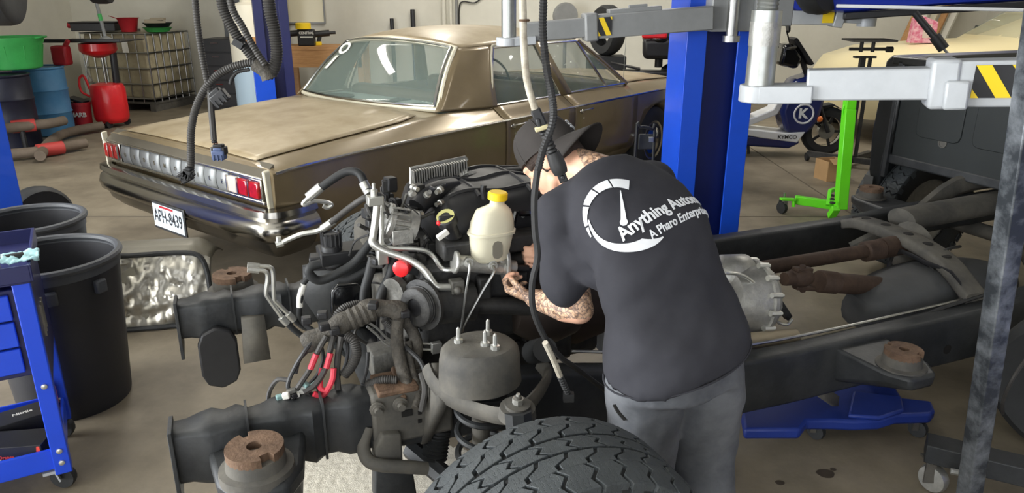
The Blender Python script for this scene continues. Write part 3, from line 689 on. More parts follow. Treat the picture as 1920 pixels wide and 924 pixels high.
# throttle body and housings
d = (fp(775, 420, -.20)-fp(720, 405, -.20))
tb = part('throttle_body', B().lathe([(.055, 0), (.06, .004), (.06, .02), (.048, .022), (.048, .07), (.06, .072), (.06, .10), (.03, .10)], fp(722, 412, -.20), d, 24), m_alu, en, world=True)
bb = B()
for k in range(4): bb.bar(fp(735, 388+k*11, -.25), fp(770, 394+k*11, -.25), .012, .006)
part('throttle_ribs', bb.box(fp(752, 440, -.23), (.07, .06, .05), rotz(FR.ang)), m_alu, tb, world=True, bevel=.004)
rnd = random.Random(3)
for k in range(26):
    px, py = rnd.uniform(690, 830), rnd.uniform(340, 470)
    part('sensor_block', B().box(fp(px, py, rnd.uniform(-.2, -.05)), (rnd.uniform(.02, .05), rnd.uniform(.02, .05), rnd.uniform(.02, .05)), rotz(FR.ang+rnd.uniform(-.6, .6))), rnd.choice([m_black, m_eng, m_eng2, m_black]), en, world=True, bevel=.004)
for k in range(30):
    px, py = rnd.uniform(700, 1000), rnd.uniform(470, 660)
    part('bracket_block', B().box(fp(px, py, rnd.uniform(-.28, -.18)), (rnd.uniform(.02, .06), rnd.uniform(.02, .05), rnd.uniform(.02, .06)), rotz(FR.ang+rnd.uniform(-.6, .6))), rnd.choice([m_black, m_eng, m_eng, m_eng2]), en, world=True, bevel=.004)
for k in range(34):
    big = k % 3 == 0
    x0, y0 = (rnd.uniform(700, 830), rnd.uniform(340, 460)) if k < 18 else (rnd.uniform(690, 960), rnd.uniform(500, 650))
    pts = [(x0, y0, rnd.uniform(-.22, -.12))]
    for j in range(3): pts.append((pts[-1][0]+rnd.uniform(-30, 30), pts[-1][1]+rnd.uniform(-10, 32), rnd.uniform(-.26, -.14)))
    part('engine_wire', B().tube(fps(pts, 0), rnd.uniform(.003, .0075), 6, 5), rnd.choice([m_cable, m_cablegrey, m_black, m_eng2]), en, world=True)
for k in range(8):
    px, py = rnd.uniform(705, 830), rnd.uniform(345, 465)
    part('fitting', B().lathe([(.012, 0), (.012, .012), (.008, .014), (.008, .03)], fp(px, py, rnd.uniform(-.22, -.15)), (rnd.uniform(-1, 1), -1, rnd.uniform(-.3, 1)), 8), rnd.choice([m_alu, m_steel]), en, world=True)
# oil filler cap, red plug, white connector, yellow dipstick
oc = part('oil_cap', B().lathe([(.028, -.02), (.034, -.018), (.034, .008), (.03, .012)], fp(837, 410, -.33), (-.2, -.5, .8), 20).cyl(fp(850, 440, -.31), fp(838, 412, -.33), .024, 12), m_black, en, world=True)
part('cap_mark', B().lathe([(.030, .0125), (.030, .0135), (.016, .0135), (.016, .0125)], fp(837, 410, -.33), (-.2, -.5, .8), 16, False), mat('cap_yellow_grey', rgb(176, 172, 110), .6), oc, world=True)
part('cap_grip', B().box(fp(837, 409, -.345), (.05, .014, .018), rotz(.3)), m_black, oc, world=True, bevel=.004)
part('red_plug', B().ball(fp(823, 418, -.34), .009), m_red, en, world=True)
part('white_connector', B().bar(fp(820, 447, -.36), fp(840, 433, -.36), .018, .018), m_white, en, world=True, bevel=.003)
part('red_hose_cap', B().lathe([(.024, -.02), (.027, .0), (.027, .03), (.02, .034)], fp(757, 499, -.30), fp(745, 510, -.36)-fp(760, 497, -.30), 16), m_red, en, world=True)
# belt driven accessory with grooved pulley
dd = V(*FR.f, 0)*-.82+V(*FR.l, 0)*-.50+V(0, 0, .05)
ac = part('alternator', B().cyl(fp(885, 563, -.34), fp(795, 572, -.34), .068, 24), m_eng, en, world=True)
part('pulley', B().lathe([(.085, 0), (.085, .012), (.066, .014), (.066, .018), (.066, .02), (.060, .022), (.064, .026), (.060, .03), (.064, .034), (.060, .038), (.064, .042), (.058, .046), (.03, .046), (.028, .036), (.0, .036)], fp(795, 570, -.36), dd, 30), m_eng, ac, world=True)
part('pulley_face', B().lathe([(.045, .0), (.045, .006), (.034, .008), (.03, .002)], fp(795, 570, -.36)+dd.normalized()*.038, dd, 24), m_black, ac, world=True)
part('drive_belt', B().tube(fps([(752, 520, -.30), (765, 505, -.28), (800, 520, -.28), (815, 560, -.28), (812, 600, -.28), (785, 615, -.30)], 0), .013, 6, 6, flat=(.35, 1.2)), m_rubber, en, world=True)
part('idler', B().lathe([(.05, 0), (.05, .03), (.038, .03), (.02, .022)], fp(748, 545, -.26), dd, 20), m_eng2, en, world=True)
part('front_cover', wbox(wbox(B(), .76, -.08, .74, (.05, .34, .36)), .74, .1, .66, (.06, .2, .2)), m_eng2, en, world=True, bevel=.02)
part('crank_pulley', B().lathe([(.10, 0), (.10, .03), (.085, .03), (.085, .015), (.03, .015), (.03, .03)], EW(.73, -.02, .58), (-FR.f[0], -FR.f[1], 0), 28), m_black, en, world=True)
# thermostat / pump with ribbed cap at front
th = part('coolant_pump', B().lathe([(.055, -.05), (.055, -.03), (.04, -.028), (.034, .03), (.03, .034)], fp(622, 470, .0), (0, -.25, 1), 20).box(fp(640, 475, .02), (.16, .12, .05), rotz(FR.ang)).box(fp(600, 490, .0), (.07, .06, .05), rotz(.2)), m_black, en, world=True, bevel=.006)
bb = B()
for k in range(14):
    t = 2*math.pi*k/14; p = fp(622, 462, .0)+V(math.cos(t)*.034, math.sin(t)*.034, 0); bb.bar(p, p+V(0, 0, .055), .006, .006)
part('ribbed_cap', bb.lathe([(.034, 0), (.036, .05), (.026, .055), (.024, .05), (.0, .05)], fp(622, 464, .0), n=18), m_black, th, world=True)
part('splash_plate', B().add([fp(x, y, .12) for x, y in ((620, 545), (630, 533), (672, 530), (682, 545), (684, 590), (620, 592))], [tuple(range(6))]), m_blackg, en, world=True, solid=.03, bevel=.01)
part('bracket_plate', B().add([fp(x, y, .25) for x, y in ((568, 500), (700, 480), (705, 610), (605, 610), (570, 560))], [tuple(range(5))]), m_frame, en, world=True, solid=.04)
part('abs_unit', B().add([fp(x, y, -.28) for x, y in ((692, 655), (760, 640), (762, 690), (696, 705))], [(0, 1, 2, 3)]), m_eng2, en, world=True, solid=.10, bevel=.006)
part('oil_pan', wbox(wbox(B(), 1.1, -.02, .43, (.5, .30, .16)), 1.45, 0, .52, (.2, .3, .2)), m_eng, en, world=True, bevel=.03)
part('bell_housing', B().lathe([(.17, 0), (.20, .10), (.21, .16), (.17, .30), (.13, .5), (.12, .8)], EW(1.30, -.03, .66), (FR.f[0], FR.f[1], -.10), 24), mat('bell_dark_metal', rgb(58, 48, 44), .6, .4, var=.2, vscale=9), en, world=True)
part('heat_shield', B().lathe([(.02, -.02), (.09, .0), (.12, .06), (.13, .16), (.10, .24)], fp(960, 575, -.28), V(*FR.f, -.15), 20), mat('dull_brown_metal', rgb(56, 48, 44), .5, .4, var=.2), en, world=True)
# aluminium air-conditioning pipes and rubber hoses on the engine
part('silver_pipe', B().tube(fps([(707, 372, -.25), (706, 395, -.26), (700, 440, -.27), (699, 456, -.28), (720, 470, -.29), (762, 485, -.31), (792, 503, -.34), (812, 530, -.36), (822, 538, -.37), (845, 538, -.37)], 0), .0125, 10, 5), m_alup, en, world=True)
part('silver_pipe', B().tube(fps([(716, 378, -.23), (716, 430, -.24), (722, 462, -.25), (790, 468, -.27), (812, 480, -.28), (826, 500, -.32), (838, 506, -.34), (874, 503, -.34)], 0), .0085, 8, 5), m_alup, en, world=True)
part('pipe_clamp', B().box(fp(703, 375, -.25), (.05, .04, .03), rotz(.4)).lathe([(.012, 0), (.012, .03), (.006, .03), (.006, .05)], fp(702, 372, -.25), n=10), m_alup, en, world=True, bevel=.004)
part('pipe_bracket', B().box(fp(716, 478, -.28), (.035, .03, .06), rotz(.5)), m_alup, en, world=True, bevel=.004)
part('pipe_block', B().box(fp(856, 536, -.37), (.045, .04, .045), rotz(FR.ang)).ball(fp(858, 545, -.40), .014), m_eng2, en, world=True, bevel=.004)
for pts, r in (([(697, 452), (665, 492), (632, 513), (608, 524), (592, 524), (580, 512), (583, 500), (602, 494)], .0155), ([(700, 482, -.20), (692, 515, -.20), (684, 545, -.20), (685, 572, -.2), (700, 590, -.2)], .0165), ([(740, 478, -.22), (732, 515, -.22), (716, 550, -.24), (709, 585, -.26)], .0165), ([(700, 500, -.05), (660, 522, -.05), (635, 525, -.04)], .014), ([(580, 518, .0), (568, 535, .0), (562, 573, .0), (564, 600, .02), (590, 622, .0)], .010), ([(850, 470, -.2), (880, 452, -.22)], .008)):
    part('hose', B().tube(fps(pts, -.12), r, 12, 6), m_rubber, en, world=True)
part('hose_sleeve', B().tube(fps([(570, 532, .0), (563, 555, .0), (562, 575, .0)], 0), .0115, 10, 4), m_white, en, world=True)
# two silver lines that lead forward, with black hose ends
for k, (A, Bh) in enumerate((([(480, 498), (495, 499), (507, 501), (512, 512), (514, 558), (520, 568), (546, 594)], [(546, 594), (568, 612), (596, 622), (620, 625)]), ([(480, 506), (492, 507), (500, 511), (502, 522), (499, 548), (504, 560), (533, 601)], [(533, 601), (556, 622), (585, 640), (610, 640)]))):
    cp = part('cooler_line', B().tube(fps(A, .02-.05*k), .0075, 8, 5), m_alup, en, world=True)
    part('line_hose', B().tube(fps(Bh, .02-.05*k), .0105, 10, 5), m_rubber, cp, world=True)
    part('line_crimp', B().cyl(fp(A[-1][0]-6, A[-1][1]-6, .02-.05*k), fp(A[-1][0]+6, A[-1][1]+6, .02-.05*k), .0125, 12), m_alup, cp, world=True)
    part('line_nut', B().cyl(fp(464, A[0][1]-1, .02-.05*k), fp(486, A[0][1]+1, .02-.05*k), .011, 8), m_alu, cp, world=True)
# hard brake lines crossing the front
part('steel_line', B().tube(fps([(690, 604), (708, 616), (737, 640), (800, 644), (828, 645)], -.33), .0042, 6).tube(fps([(688, 612), (704, 625), (735, 650), (800, 655), (826, 656)], -.33), .0042, 6), m_alup, en, world=True)
part('line_clip', B().box(fp(818, 651, -.34), (.035, .02, .04), rotz(FR.ang)), m_alu, en, world=True, bevel=.003)

# ---------------------------------------------------------------- air-conditioning line (upper, lying on top of the engine)
al = thing('ac_hose', 'black rubber hose with crimped silver ends arching up left of the engine', 'hose', tuple(fp(700, 372, -.13)))
part('rubber_hose', B().tube(fps([(690, 358, -.12), (684, 345, -.1), (676, 328, -.08), (662, 321, -.06), (640, 326, -.04), (598, 354, -.02)], 0), .014, 10, 6), m_rubber, al, world=True)
part('crimp', B().cyl(fp(681, 342, -.1), fp(692, 362, -.12), .0165, 12), m_alup, al, world=True)
part('crimp', B().cyl(fp(602, 350, -.02), fp(578, 370, -.01), .017, 12), m_alup, al, world=True)
part('end_pipe', B().tube(fps([(580, 369, -.01), (569, 380, -.0), (572, 384, .0), (590, 377, .02), (612, 379, .03), (622, 384, .03), (614, 389, .03), (606, 386, .03)], 0), .0075, 8, 5), m_alup, al, world=True)
a2 = thing('ac_hose', 'grey hose with long bent silver pipe reaching left past the sedan bumper', 'hose', tuple(fp(690, 372, -.15)))
part('rubber_hose', B().tube(fps([(694, 372, -.14), (682, 372, -.13), (655, 390, -.1), (620, 418, -.08)], 0), .0115, 10, 6), m_cablegrey, a2, world=True)
part('crimp', B().cyl(fp(626, 414, -.08), fp(604, 429, -.07), .0135, 12), m_alup, a2, world=True)
part('end_pipe', B().tube(fps([(606, 428, -.07), (592, 434, -.06), (568, 438, -.05), (545, 447, -.04), (526, 456, -.03)], 0), .0085, 8, 5).cyl(fp(522, 444, -.03), fp(523, 462, -.03), .009, 8).cyl(fp(517, 459, -.03), fp(531, 455, -.03), .012, 8), m_alup, a2, world=True)

# ---------------------------------------------------------------- master cylinder with reservoir
mc = thing('brake_master_cylinder', 'aluminium brake master cylinder with milky reservoir and yellow cap held by the mechanic', 'car part', tuple(fp(905, 520, -.36)))
VM = -.36
ax = (fp(955, 500, VM)-fp(850, 492, VM)).normalized()
part('cylinder_body', B().cyl(fp(856, 492, VM), fp(940, 500, VM), .027, 18).lathe([(.034, 0), (.038, .004), (.038, .012), (.02, .013)], fp(850, 491, VM), ax, 18).cyl(fp(940, 500, VM), fp(965, 502, VM), .026, 16), m_alu, mc, world=True, bevel=.002)
fl = part('mount_flange', B().prism(rrect(.07, .14, .45), .014, frame3(V(0, 0, 1).cross(ax).normalized(), V(0, 0, 1), ax), fp(948, 500, VM)), m_alu, mc, world=True, bevel=.003)
for px, py in ((877, 490), (922, 495)): part('line_port', B().lathe([(.016, 0), (.016, .02), (.010, .02), (.010, .035)], fp(px, py, VM-.015), (.25, -1, .1), 10), m_alu, mc, world=True)
part('push_rod', B().cyl(fp(965, 502, VM), fp(990, 503, VM), .012, 10), m_black, mc, world=True)
m_resv = mat('milky_plastic', rgb(214, 208, 184), .4, var=.05, vscale=10, coat=.1)
cc = fp(922, 430, VM); ez = V(.08, 0, 1).normalized(); ex = V(*FR.f, 0)
rs = []
for h, w_, t_ in ((-.098, .08, .062), (-.09, .092, .074), (-.03, .105, .085), (-.012, .108, .088), (-.010, .118, .098), (-.002, .118, .098), (.0, .110, .092), (.03, .105, .088), (.062, .085, .075), (.075, .055, .055), (.08, .042, .042), (.10, .040, .040)):
    ey = ez.cross(ex).normalized(); kx = 1.36 if w_ > .06 else 1.15; rs.append([cc+ez*h*1.06+ex*(x*kx+(.012 if w_ < .06 else 0))+ey*y for x, y in rrect(w_, t_, .38)])
rv = part('reservoir', B().rings(rs), m_resv, mc, world=True, angle=50)
part('reservoir_cap', B().lathe([(.030, .100), (.032, .102), (.032, .122), (.028, .126), (.0, .126)], cc+ex*.012, ez, 24), m_yel, rv, world=True)
part('reservoir_recess_shade', B().prism(rrect(.034, .06, .45), .006, frame3(ex, V(0, 0, 1), ex.cross(V(0, 0, 1))), cc+V(.37, -.93, 0)*.040+V(.004, 0, -.058)), mat('reservoir_shadow', rgb(120, 116, 104), .5), rv, world=True)  # raised oval, its darker colour stands for shade in a recess
for s_ in (-1, 1): part('reservoir_neck', B().cyl(cc+V(.03*s_, .01*s_, -.09), cc+V(.03*s_, .01*s_, -.12), .018, 12), m_alu, mc, world=True)
part('brake_line', B().tube(fps([(877, 490, -.40), (881, 501, -.43), (872, 558, -.43), (865, 613, -.43), (858, 632, -.43), (838, 644, -.41)], 0), .0042, 6), m_steel, mc, world=True)
part('brake_line', B().tube(fps([(922, 497, -.40), (927, 508, -.43), (903, 549, -.43), (872, 606, -.43), (866, 622, -.42)], 0), .0042, 6), m_steel, mc, world=True)
part('small_hose', B().tube(fps([(908, 372, -.25), (906, 356, -.25), (907, 347, -.25)], 0), .010, 8), m_black, en, world=True)
bq = part('pedal_bracket', B().tube(fps([(968, 398, -.28), (958, 440, -.30), (950, 475, -.32)], 0), .006, 6).tube(fps([(975, 400, -.28), (1000, 405, -.28), (1002, 460, -.3), (985, 478, -.3)], 0), .008, 6).add([fp(x, y, -.22) for x, y in ((962, 398), (1012, 398), (1015, 480), (950, 480))], [(0, 1, 2, 3)]), m_blackg, en, world=True, solid=.006)
for px, py in ((980, 405), (1000, 404)): part('stud', B().ball(fp(px, py, -.26), .008), m_alup, bq, world=True)

# ---------------------------------------------------------------- wiring harness on the front of the engine
wh = thing('wiring_harness', 'thick taped wiring harness with hanging loose plugs draped over the front frame rail', 'wiring', tuple(fp(650, 660, -.34)))
part('main_trunk', B().tube(fps([(572, 645, -.34), (600, 630, -.35), (640, 607, -.36), (670, 590, -.36), (700, 578, -.36), (740, 580, -.37), (752, 592, -.37)], 0), lambda t: .031+.004*math.sin(t*23), 12, 8), m_tape, wh, world=True)
part('trunk_wrap', B().corr(fps([(655, 600, -.365), (700, 580, -.365)], 0), .0345, 12, .02, .06), m_tape, wh, world=True)
for nm, pts, r in (('loom_branch', [(748, 590, -.37), (744, 625, -.39), (748, 665, -.41), (758, 705, -.45), (765, 725, -.48)], .021), ('loom_branch', [(752, 592, -.36), (772, 618, -.36), (782, 650, -.38), (775, 690, -.40)], .020), ('loom_branch', [(765, 640, -.38), (772, 690, -.43), (785, 735, -.50), (778, 765, -.54)], .012)):
    part(nm, B().tube(fps(pts, 0), r, 10, 8), m_tape, wh, world=True)
for pts, r in (([(628, 600, -.30), (640, 582, -.29), (665, 571, -.28), (690, 574, -.28), (712, 585, -.3)], .014), ([(650, 628, -.40), (664, 640, -.42), (669, 662, -.43), (660, 685, -.43), (646, 702, -.42)], .015), ([(690, 722, -.42), (715, 712, -.45), (745, 712, -.47)], .013), ([(720, 600, -.36), (738, 620, -.35), (748, 650, -.33)], .012)):
    part('corrugated_conduit', B().corr(fps(pts, 0), r, 10, .0065, .10), m_cablegrey, wh, world=True)
for pts, r, m in (([(585, 640, -.37), (570, 660, -.38), (552, 690, -.38), (540, 720, -.39), (545, 738, -.40)], .007, m_cable), ([(612, 630, -.38), (598, 655, -.39), (582, 690, -.40), (566, 715, -.41), (556, 730, -.41)], .009, m_cablegrey), ([(625, 630, -.38), (618, 660, -.40), (608, 695, -.41), (590, 722, -.42), (570, 735, -.42)], .010, m_cablegrey), ([(640, 630, -.39), (634, 665, -.40), (632, 700, -.41), (634, 730, -.42)], .010, m_cablegrey), ([(640, 625, -.38), (652, 650, -.38), (645, 690, -.39), (620, 720, -.41)], .006, m_cable), ([(600, 640, -.36), (606, 670, -.36), (596, 700, -.36), (580, 720, -.37)], .006, m_cable), ([(540, 712, -.38), (520, 712, -.36), (505, 735, -.34), (502, 770, -.35)], .0075, m_cablegrey), ([(555, 700, -.38), (562, 675, -.37), (580, 655, -.36)], .005, m_cable), ([(690, 660, -.36), (688, 690, -.38), (680, 720, -.41)], .006, m_cable), ([(790, 700, -.50), (797, 730, -.54), (790, 770, -.55)], .010, m_cablegrey), ([(760, 650, -.40), (790, 680, -.46), (800, 720, -.5), (796, 750, -.53)], .008, m_cable)):
    part('wire', B().tube(fps(pts, 0), r, 8, 6), m, wh, world=True)
for pts in ([(593, 664, -.40), (582, 692, -.41)], [(620, 662, -.41), (612, 690, -.42)], [(626, 690, -.42), (622, 715, -.43), (605, 742, -.43), (588, 738, -.43)], [(604, 690, -.39), (600, 725, -.42), (612, 735, -.43)]):
    part('red_sleeve', B().tube(fps(pts, 0), .0095, 8, 4), mat('red_wire', rgb(206, 58, 74), .5), wh, world=True)
rnd = random.Random(11)
for k in range(14):
    px = rnd.uniform(520, 590); py = 755-(px-520)*.45+rnd.uniform(-12, 8)
    part('plug', B().box(fp(px, py, -.40+rnd.uniform(-.02, .02)), (rnd.uniform(.02, .035), .018, rnd.uniform(.014, .022)), Matrix.Rotation(rnd.uniform(-.8, .8), 3, 'Y') @ rotz(rnd.uniform(-.8, .8))), rnd.choice([m_white, m_eng2, mat('grey_plug', rgb(150, 152, 148), .5), m_black, mat('teal_plug', rgb(120, 150, 148), .5)]), wh, world=True, bevel=.003)
for k, (px, py) in enumerate(((608, 612), (628, 620), (700, 572), (760, 588), (758, 712), (575, 600), (605, 590))):
    part('clip', B().box(fp(px, py, -.40), (.03, .03, .022), rotz(rnd.uniform(0, 2))), m_black, wh, world=True, bevel=.004)
# ---------------------------------------------------------------- transfer case
tc = thing('transfer_case', 'bright cast aluminium transfer case between the frame rails behind the mechanic', 'gearbox', tuple(FR.w(2.05, -.1, .30)), FR.ang)
tax = (fp(1470, 545, -.15)-fp(1360, 545, -.15)).normalized()
body_ = part('case_half', B().lathe([(.06, -.12), (.12, -.10), (.15, -.02), (.158, .02), (.17, .022), (.17, .04), (.158, .042), (.15, .07), (.10, .10)], fp(1395, 560, -.2), tax, 26), m_alu, tc, world=True)
part('upper_case', B().lathe([(.05, -.10), (.085, -.06), (.09, .05), (.06, .09), (.045, .14)], fp(1375, 515, -.15), tax, 22), m_alu, tc, world=True)
p0 = fp(1395, 560, -.2)
_, a_, b_ = basis(tax)
for k in range(14):
    t = 2*math.pi*k/14; p = p0+(a_*math.cos(t)+b_*math.sin(t))*.165
    part('case_bolt', B().lathe([(.013, .0), (.013, .05), (.008, .05), (.008, .06)], p, tax, 8), m_alup, body_, world=True)
for k in range(6):
    t = R(60*k+10); part('case_rib', B().bar(p0+tax*.055+(a_*math.cos(t)+b_*math.sin(t))*.06, p0+tax*.065+(a_*math.cos(t)+b_*math.sin(t))*.15, .012, .02), m_alu, body_, world=True)
part('output_yoke', B().corr([fp(1370, 618, -.25), fp(1405, 622, -.25)], .03, 16, .010, .12), m_steel, tc, world=True)
part('breather_pipe', B().tube(fps([(1340, 520, -.25), (1360, 512, -.28), (1400, 520, -.28), (1440, 560, -.3), (1455, 600, -.3), (1475, 608, -.3), (1485, 598, -.3)], 0), .007, 8), m_alup, tc, world=True)
part('sensor', B().bar(fp(1455, 560, -.25), fp(1478, 595, -.25), .03, .03).bar(fp(1440, 570, -.25), fp(1450, 560, -.25), .02, .02), m_eng, tc, world=True, bevel=.004)
# ================================================================ mechanic
per = thing('person', 'mechanic in black printed t-shirt, charcoal trousers and backward cap leaning over the engine', 'person', (.47, 1.90, 0))
def capsule(b, a, c, ra, rc, n=12):
    a, c = Vector(a), Vector(c); d = c-a; L = d.length
    if L < 1e-6: return b
    prof = [(ra*math.sin(t), -ra*math.cos(t)) for t in (.15, .6, 1.1)]+[(ra, 0), (rc, L)]+[(rc*math.cos(t), L+rc*math.sin(t)) for t in (.5, 1.0, 1.42)]
    return b.lathe(prof, a, d, n)
def chain(b, pts, rads, n=12):
    for i in range(len(pts)-1): capsule(b, pts[i], pts[i+1], rads[i], rads[i+1], n)
    return b
def blend(name, b, vox, m, parent, smooth=6, fac=.5):
    o = part(name, b, m, parent, world=True)
    md = o.modifiers.new('r', 'REMESH'); md.mode = 'VOXEL'; md.voxel_size = vox; md.use_smooth_shade = True
    md = o.modifiers.new('s', 'SMOOTH'); md.factor = fac; md.iterations = smooth
    bake(o); o.data.shade_smooth()
    if not o.data.materials: o.data.materials.append(m)
    return o
def loft(b, st, n=24):
    # st: centre, lateral axis, half width, depth axis, half depth
    rs = []
    for c, ex_, w_, ey_, d_ in st:
        c = Vector(c); ex_ = Vector(ex_).normalized(); ey_ = Vector(ey_).normalized(); rs.append([c+ex_*w_*math.copysign(abs(math.cos(t))**.85, math.cos(t))+ey_*d_*math.copysign(abs(math.sin(t))**.85, math.sin(t)) for t in [2*math.pi*k/n for k in range(n)]])
    return b.rings(rs)
LAT = V(.85, .53, .0); LATH = V(.91, .41, 0); FWD = V(-.53, .85, 0); FWDH = V(-.41, .91, 0)
UPS = V(-.37, .59, .72); BK = V(.38, -.61, .69)          # spine direction and outward back normal
HIP = V(.46, 1.86, .90); C7 = V(.272, 2.19, 1.30)
SHL, SHR = V(.135, 2.075, 1.185), V(.435, 2.24, 1.235)
ELL, ELR = V(.205, 2.07, .885), V(.36, 2.50, 1.0)
WRL, WRR = at_y(1002, 560, 2.225), V(.105, 2.44, .925)
KNL, ANL = V(.385, 1.90, .48), V(.37, 1.86, .09)
KNR, ANR = V(.60, 2.0, .48), V(.61, 1.96, .09)
HL, HR = HIP+LATH*-.095+V(0, 0, -.03), HIP+LATH*.10+V(0, 0, -.03)
# head frame
hc = V(.128, 2.325, 1.295)
hu = V(-.50, .42, .62).normalized(); hf = V(-.52, .22, -.78); hf = (hf-hu*hf.dot(hu)).normalized(); hr = hf.cross(hu).normalized()
HM = frame3(hr, hf, hu)
def hp(x, y, z): return hc+HM @ V(x, y, z)
bd = B()
bd.ball(hp(0, -.008, .03), 1, 20, 14, (.076, .096, .088), HM)
bd.ball(hp(0, .030, -.035), 1, 18, 12, (.062, .066, .078), HM)
bd.ball(hp(0, .055, -.088), 1, 14, 10, (.040, .038, .030), HM)
capsule(bd, hp(-.045, .01, -.07), hp(-.012, .072, -.10), .022, .02); capsule(bd, hp(.045, .01, -.07), hp(.012, .072, -.10), .022, .02)
capsule(bd, hp(0, .085, .01), hp(0, .110, -.032), .010, .015); bd.ball(hp(-.012, .098, -.036), .010); bd.ball(hp(.012, .098, -.036), .010)
capsule(bd, hp(-.04, .080, .018), hp(.04, .080, .018), .012, .012)
capsule(bd, hp(-.018, .088, -.062), hp(.018, .088, -.062), .008, .008); capsule(bd, hp(-.015, .085, -.073), hp(.015, .085, -.073), .008, .008)
for s in (-1, 1):
    bd.ball(hp(s*.079, -.012, -.016), 1, 12, 8, (.010, .020, .032), HM); bd.ball(hp(s*.030, .078, .0), .013)
# neck, trunk, limbs
chain(bd, [C7+V(0, 0, -.03), hp(0, -.035, -.05)], [.066, .060], 16)
chain(bd, [C7+UPS*-.05, hp(0, .0, -.07)], [.06, .05], 16)
loft(bd, [(HIP+V(0, 0, -.10), LATH, .15, FWDH, .10), (HIP, LATH, .165, FWDH, .115), (HIP+UPS*.16, LATH, .145, FWDH, .10), (C7+UPS*-.2, LAT, .16, -BK, .10), (C7+UPS*-.06, LAT, .13, -BK, .075)])
chain(bd, [C7+UPS*-.06, SHL], [.06, .058]); chain(bd, [C7+UPS*-.06, SHR], [.06, .058])
for sh, el, wr in ((SHL, ELL, WRL), (SHR, ELR, WRR)):
    chain(bd, [sh, sh.lerp(el, .5), el], [.056, .053, .043], 14)
    chain(bd, [el, el.lerp(wr, .3), wr], [.046, .051, .032], 14)
for h, k, a in ((HL, KNL, ANL), (HR, KNR, ANR)):
    chain(bd, [h, k, k.lerp(a, .35), a], [.085, .058, .056, .036])
    chain(bd, [a, a+V(-.10, .12, -.04)], [.035, .03])
def hand(b, wr, d, n, side, curl=(48, 62, 40), spread=.0):
    # wr wrist, d along the hand, n palm facing, side: +1 when the thumb lies to +s
    d = d.normalized(); n = (n-d*n.dot(d)).normalized(); s = d.cross(n).normalized()*side
    kn = [wr+d*(.088-.004*i*i*.6)+s*(.030-.020*i) for i in range(4)]
    for i, L in enumerate((.078, .086, .080, .064)):
        chain(b, [wr+s*(.012-.008*i), kn[i]], [.019, .0125], 10)
        p = kn[i]; ang = 0; dirv = d+s*spread*(1.5-i)
        for seg, c in zip((.46, .30, .24), curl):
            ang += R(c); q = p+(dirv*math.cos(ang)+n*math.sin(ang)).normalized()*L*seg
            capsule(b, p, q, .0098 if seg > .4 else .0090, .0090 if seg > .4 else .0082, 10); p = q
    chain(b, [wr+d*.02+s*.010, wr+d*.048+s*.040+n*.018, wr+d*.078+s*.044+n*.034, wr+d*.098+s*.032+n*.044], [.018, .0125, .0105, .009], 10)
hand(bd, WRL, at_y(942, 543, 2.29)-WRL, V(.1, .55, .75), -1)
hand(bd, WRR, V(.015, 2.36, .955)-WRR, V(-.15, -.75, .2), 1)
bo = blend('body', bd, .0048, m_skin, per, 4)
# tattooed skin on the forearms, hands and neck
mt = bpy.data.materials.new('tattooed_skin'); mt.use_nodes = True; nt = mt.node_tree; pb = nt.nodes['Principled BSDF']; pb.inputs['Roughness'].default_value = .5
tcn = nt.nodes.new('ShaderNodeTexCoord'); wv = nt.nodes.new('ShaderNodeTexVoronoi'); wv.feature = 'DISTANCE_TO_EDGE'; wv.inputs['Scale'].default_value = 46
nz = nt.nodes.new('ShaderNodeTexNoise'); nz.inputs['Scale'].default_value = 30; nz.inputs['Detail'].default_value = 5; nz.inputs['Distortion'].default_value = 1.5
mx = nt.nodes.new('ShaderNodeVectorMath'); mx.operation = 'MULTIPLY_ADD'; mx.inputs[1].default_value = (.05, .05, .05)
nt.links.new(tcn.outputs['Object'], nz.inputs['Vector']); nt.links.new(nz.outputs['Color'], mx.inputs[0]); nt.links.new(tcn.outputs['Object'], mx.inputs[2]); nt.links.new(mx.outputs[0], wv.inputs['Vector'])
r1 = nt.nodes.new('ShaderNodeValToRGB'); r1.color_ramp.elements[0].position = .03; r1.color_ramp.elements[0].color = (*rgb(138, 116, 106), 1); r1.color_ramp.elements[1].position = .16; r1.color_ramp.elements[1].color = (*rgb(222, 184, 152), 1)
r2 = nt.nodes.new('ShaderNodeValToRGB'); r2.color_ramp.elements[0].position = .40; r2.color_ramp.elements[0].color = (*rgb(186, 176, 170), 1); r2.color_ramp.elements[1].position = .56; r2.color_ramp.elements[1].color = (1, 1, 1, 1)
mm_ = nt.nodes.new('ShaderNodeMix'); mm_.data_type = 'RGBA'; mm_.blend_type = 'MULTIPLY'; mm_.inputs[0].default_value = 1
nt.links.new(wv.outputs['Distance'], r1.inputs['Fac']); nt.links.new(nz.outputs['Fac'], r2.inputs['Fac']); nt.links.new(r1.outputs['Color'], mm_.inputs[6]); nt.links.new(r2.outputs['Color'], mm_.inputs[7]); nt.links.new(mm_.outputs[2], pb.inputs['Base Color'])
bo.data.materials.append(mt)
off = Vector((.47, 1.90, 0))
def segd(p, a, c):
    t = max(0, min(1, (p-a).dot(c-a)/(c-a).length_squared)); return (p-a.lerp(c, t)).length
HLc = at_y(965, 550, 2.26)
for p in bo.data.polygons:
    c = p.center+off
    if segd(c, ELL+V(0, 0, .05), WRL) < .075 or segd(c, ELR, WRR) < .075 or segd(c, WRL, HLc) < .06: p.material_index = 1
    elif segd(c, C7+V(.02, .0, .0), hp(.03, -.06, -.08)) < .075 and (c-hp(0, .05, -.1)).length > .10: p.material_index = 1
for s in (-1, 1): part('eye', B().ball(hp(s*.030, .0755, .0), .0115, 10, 8), m_white, per, world=True)
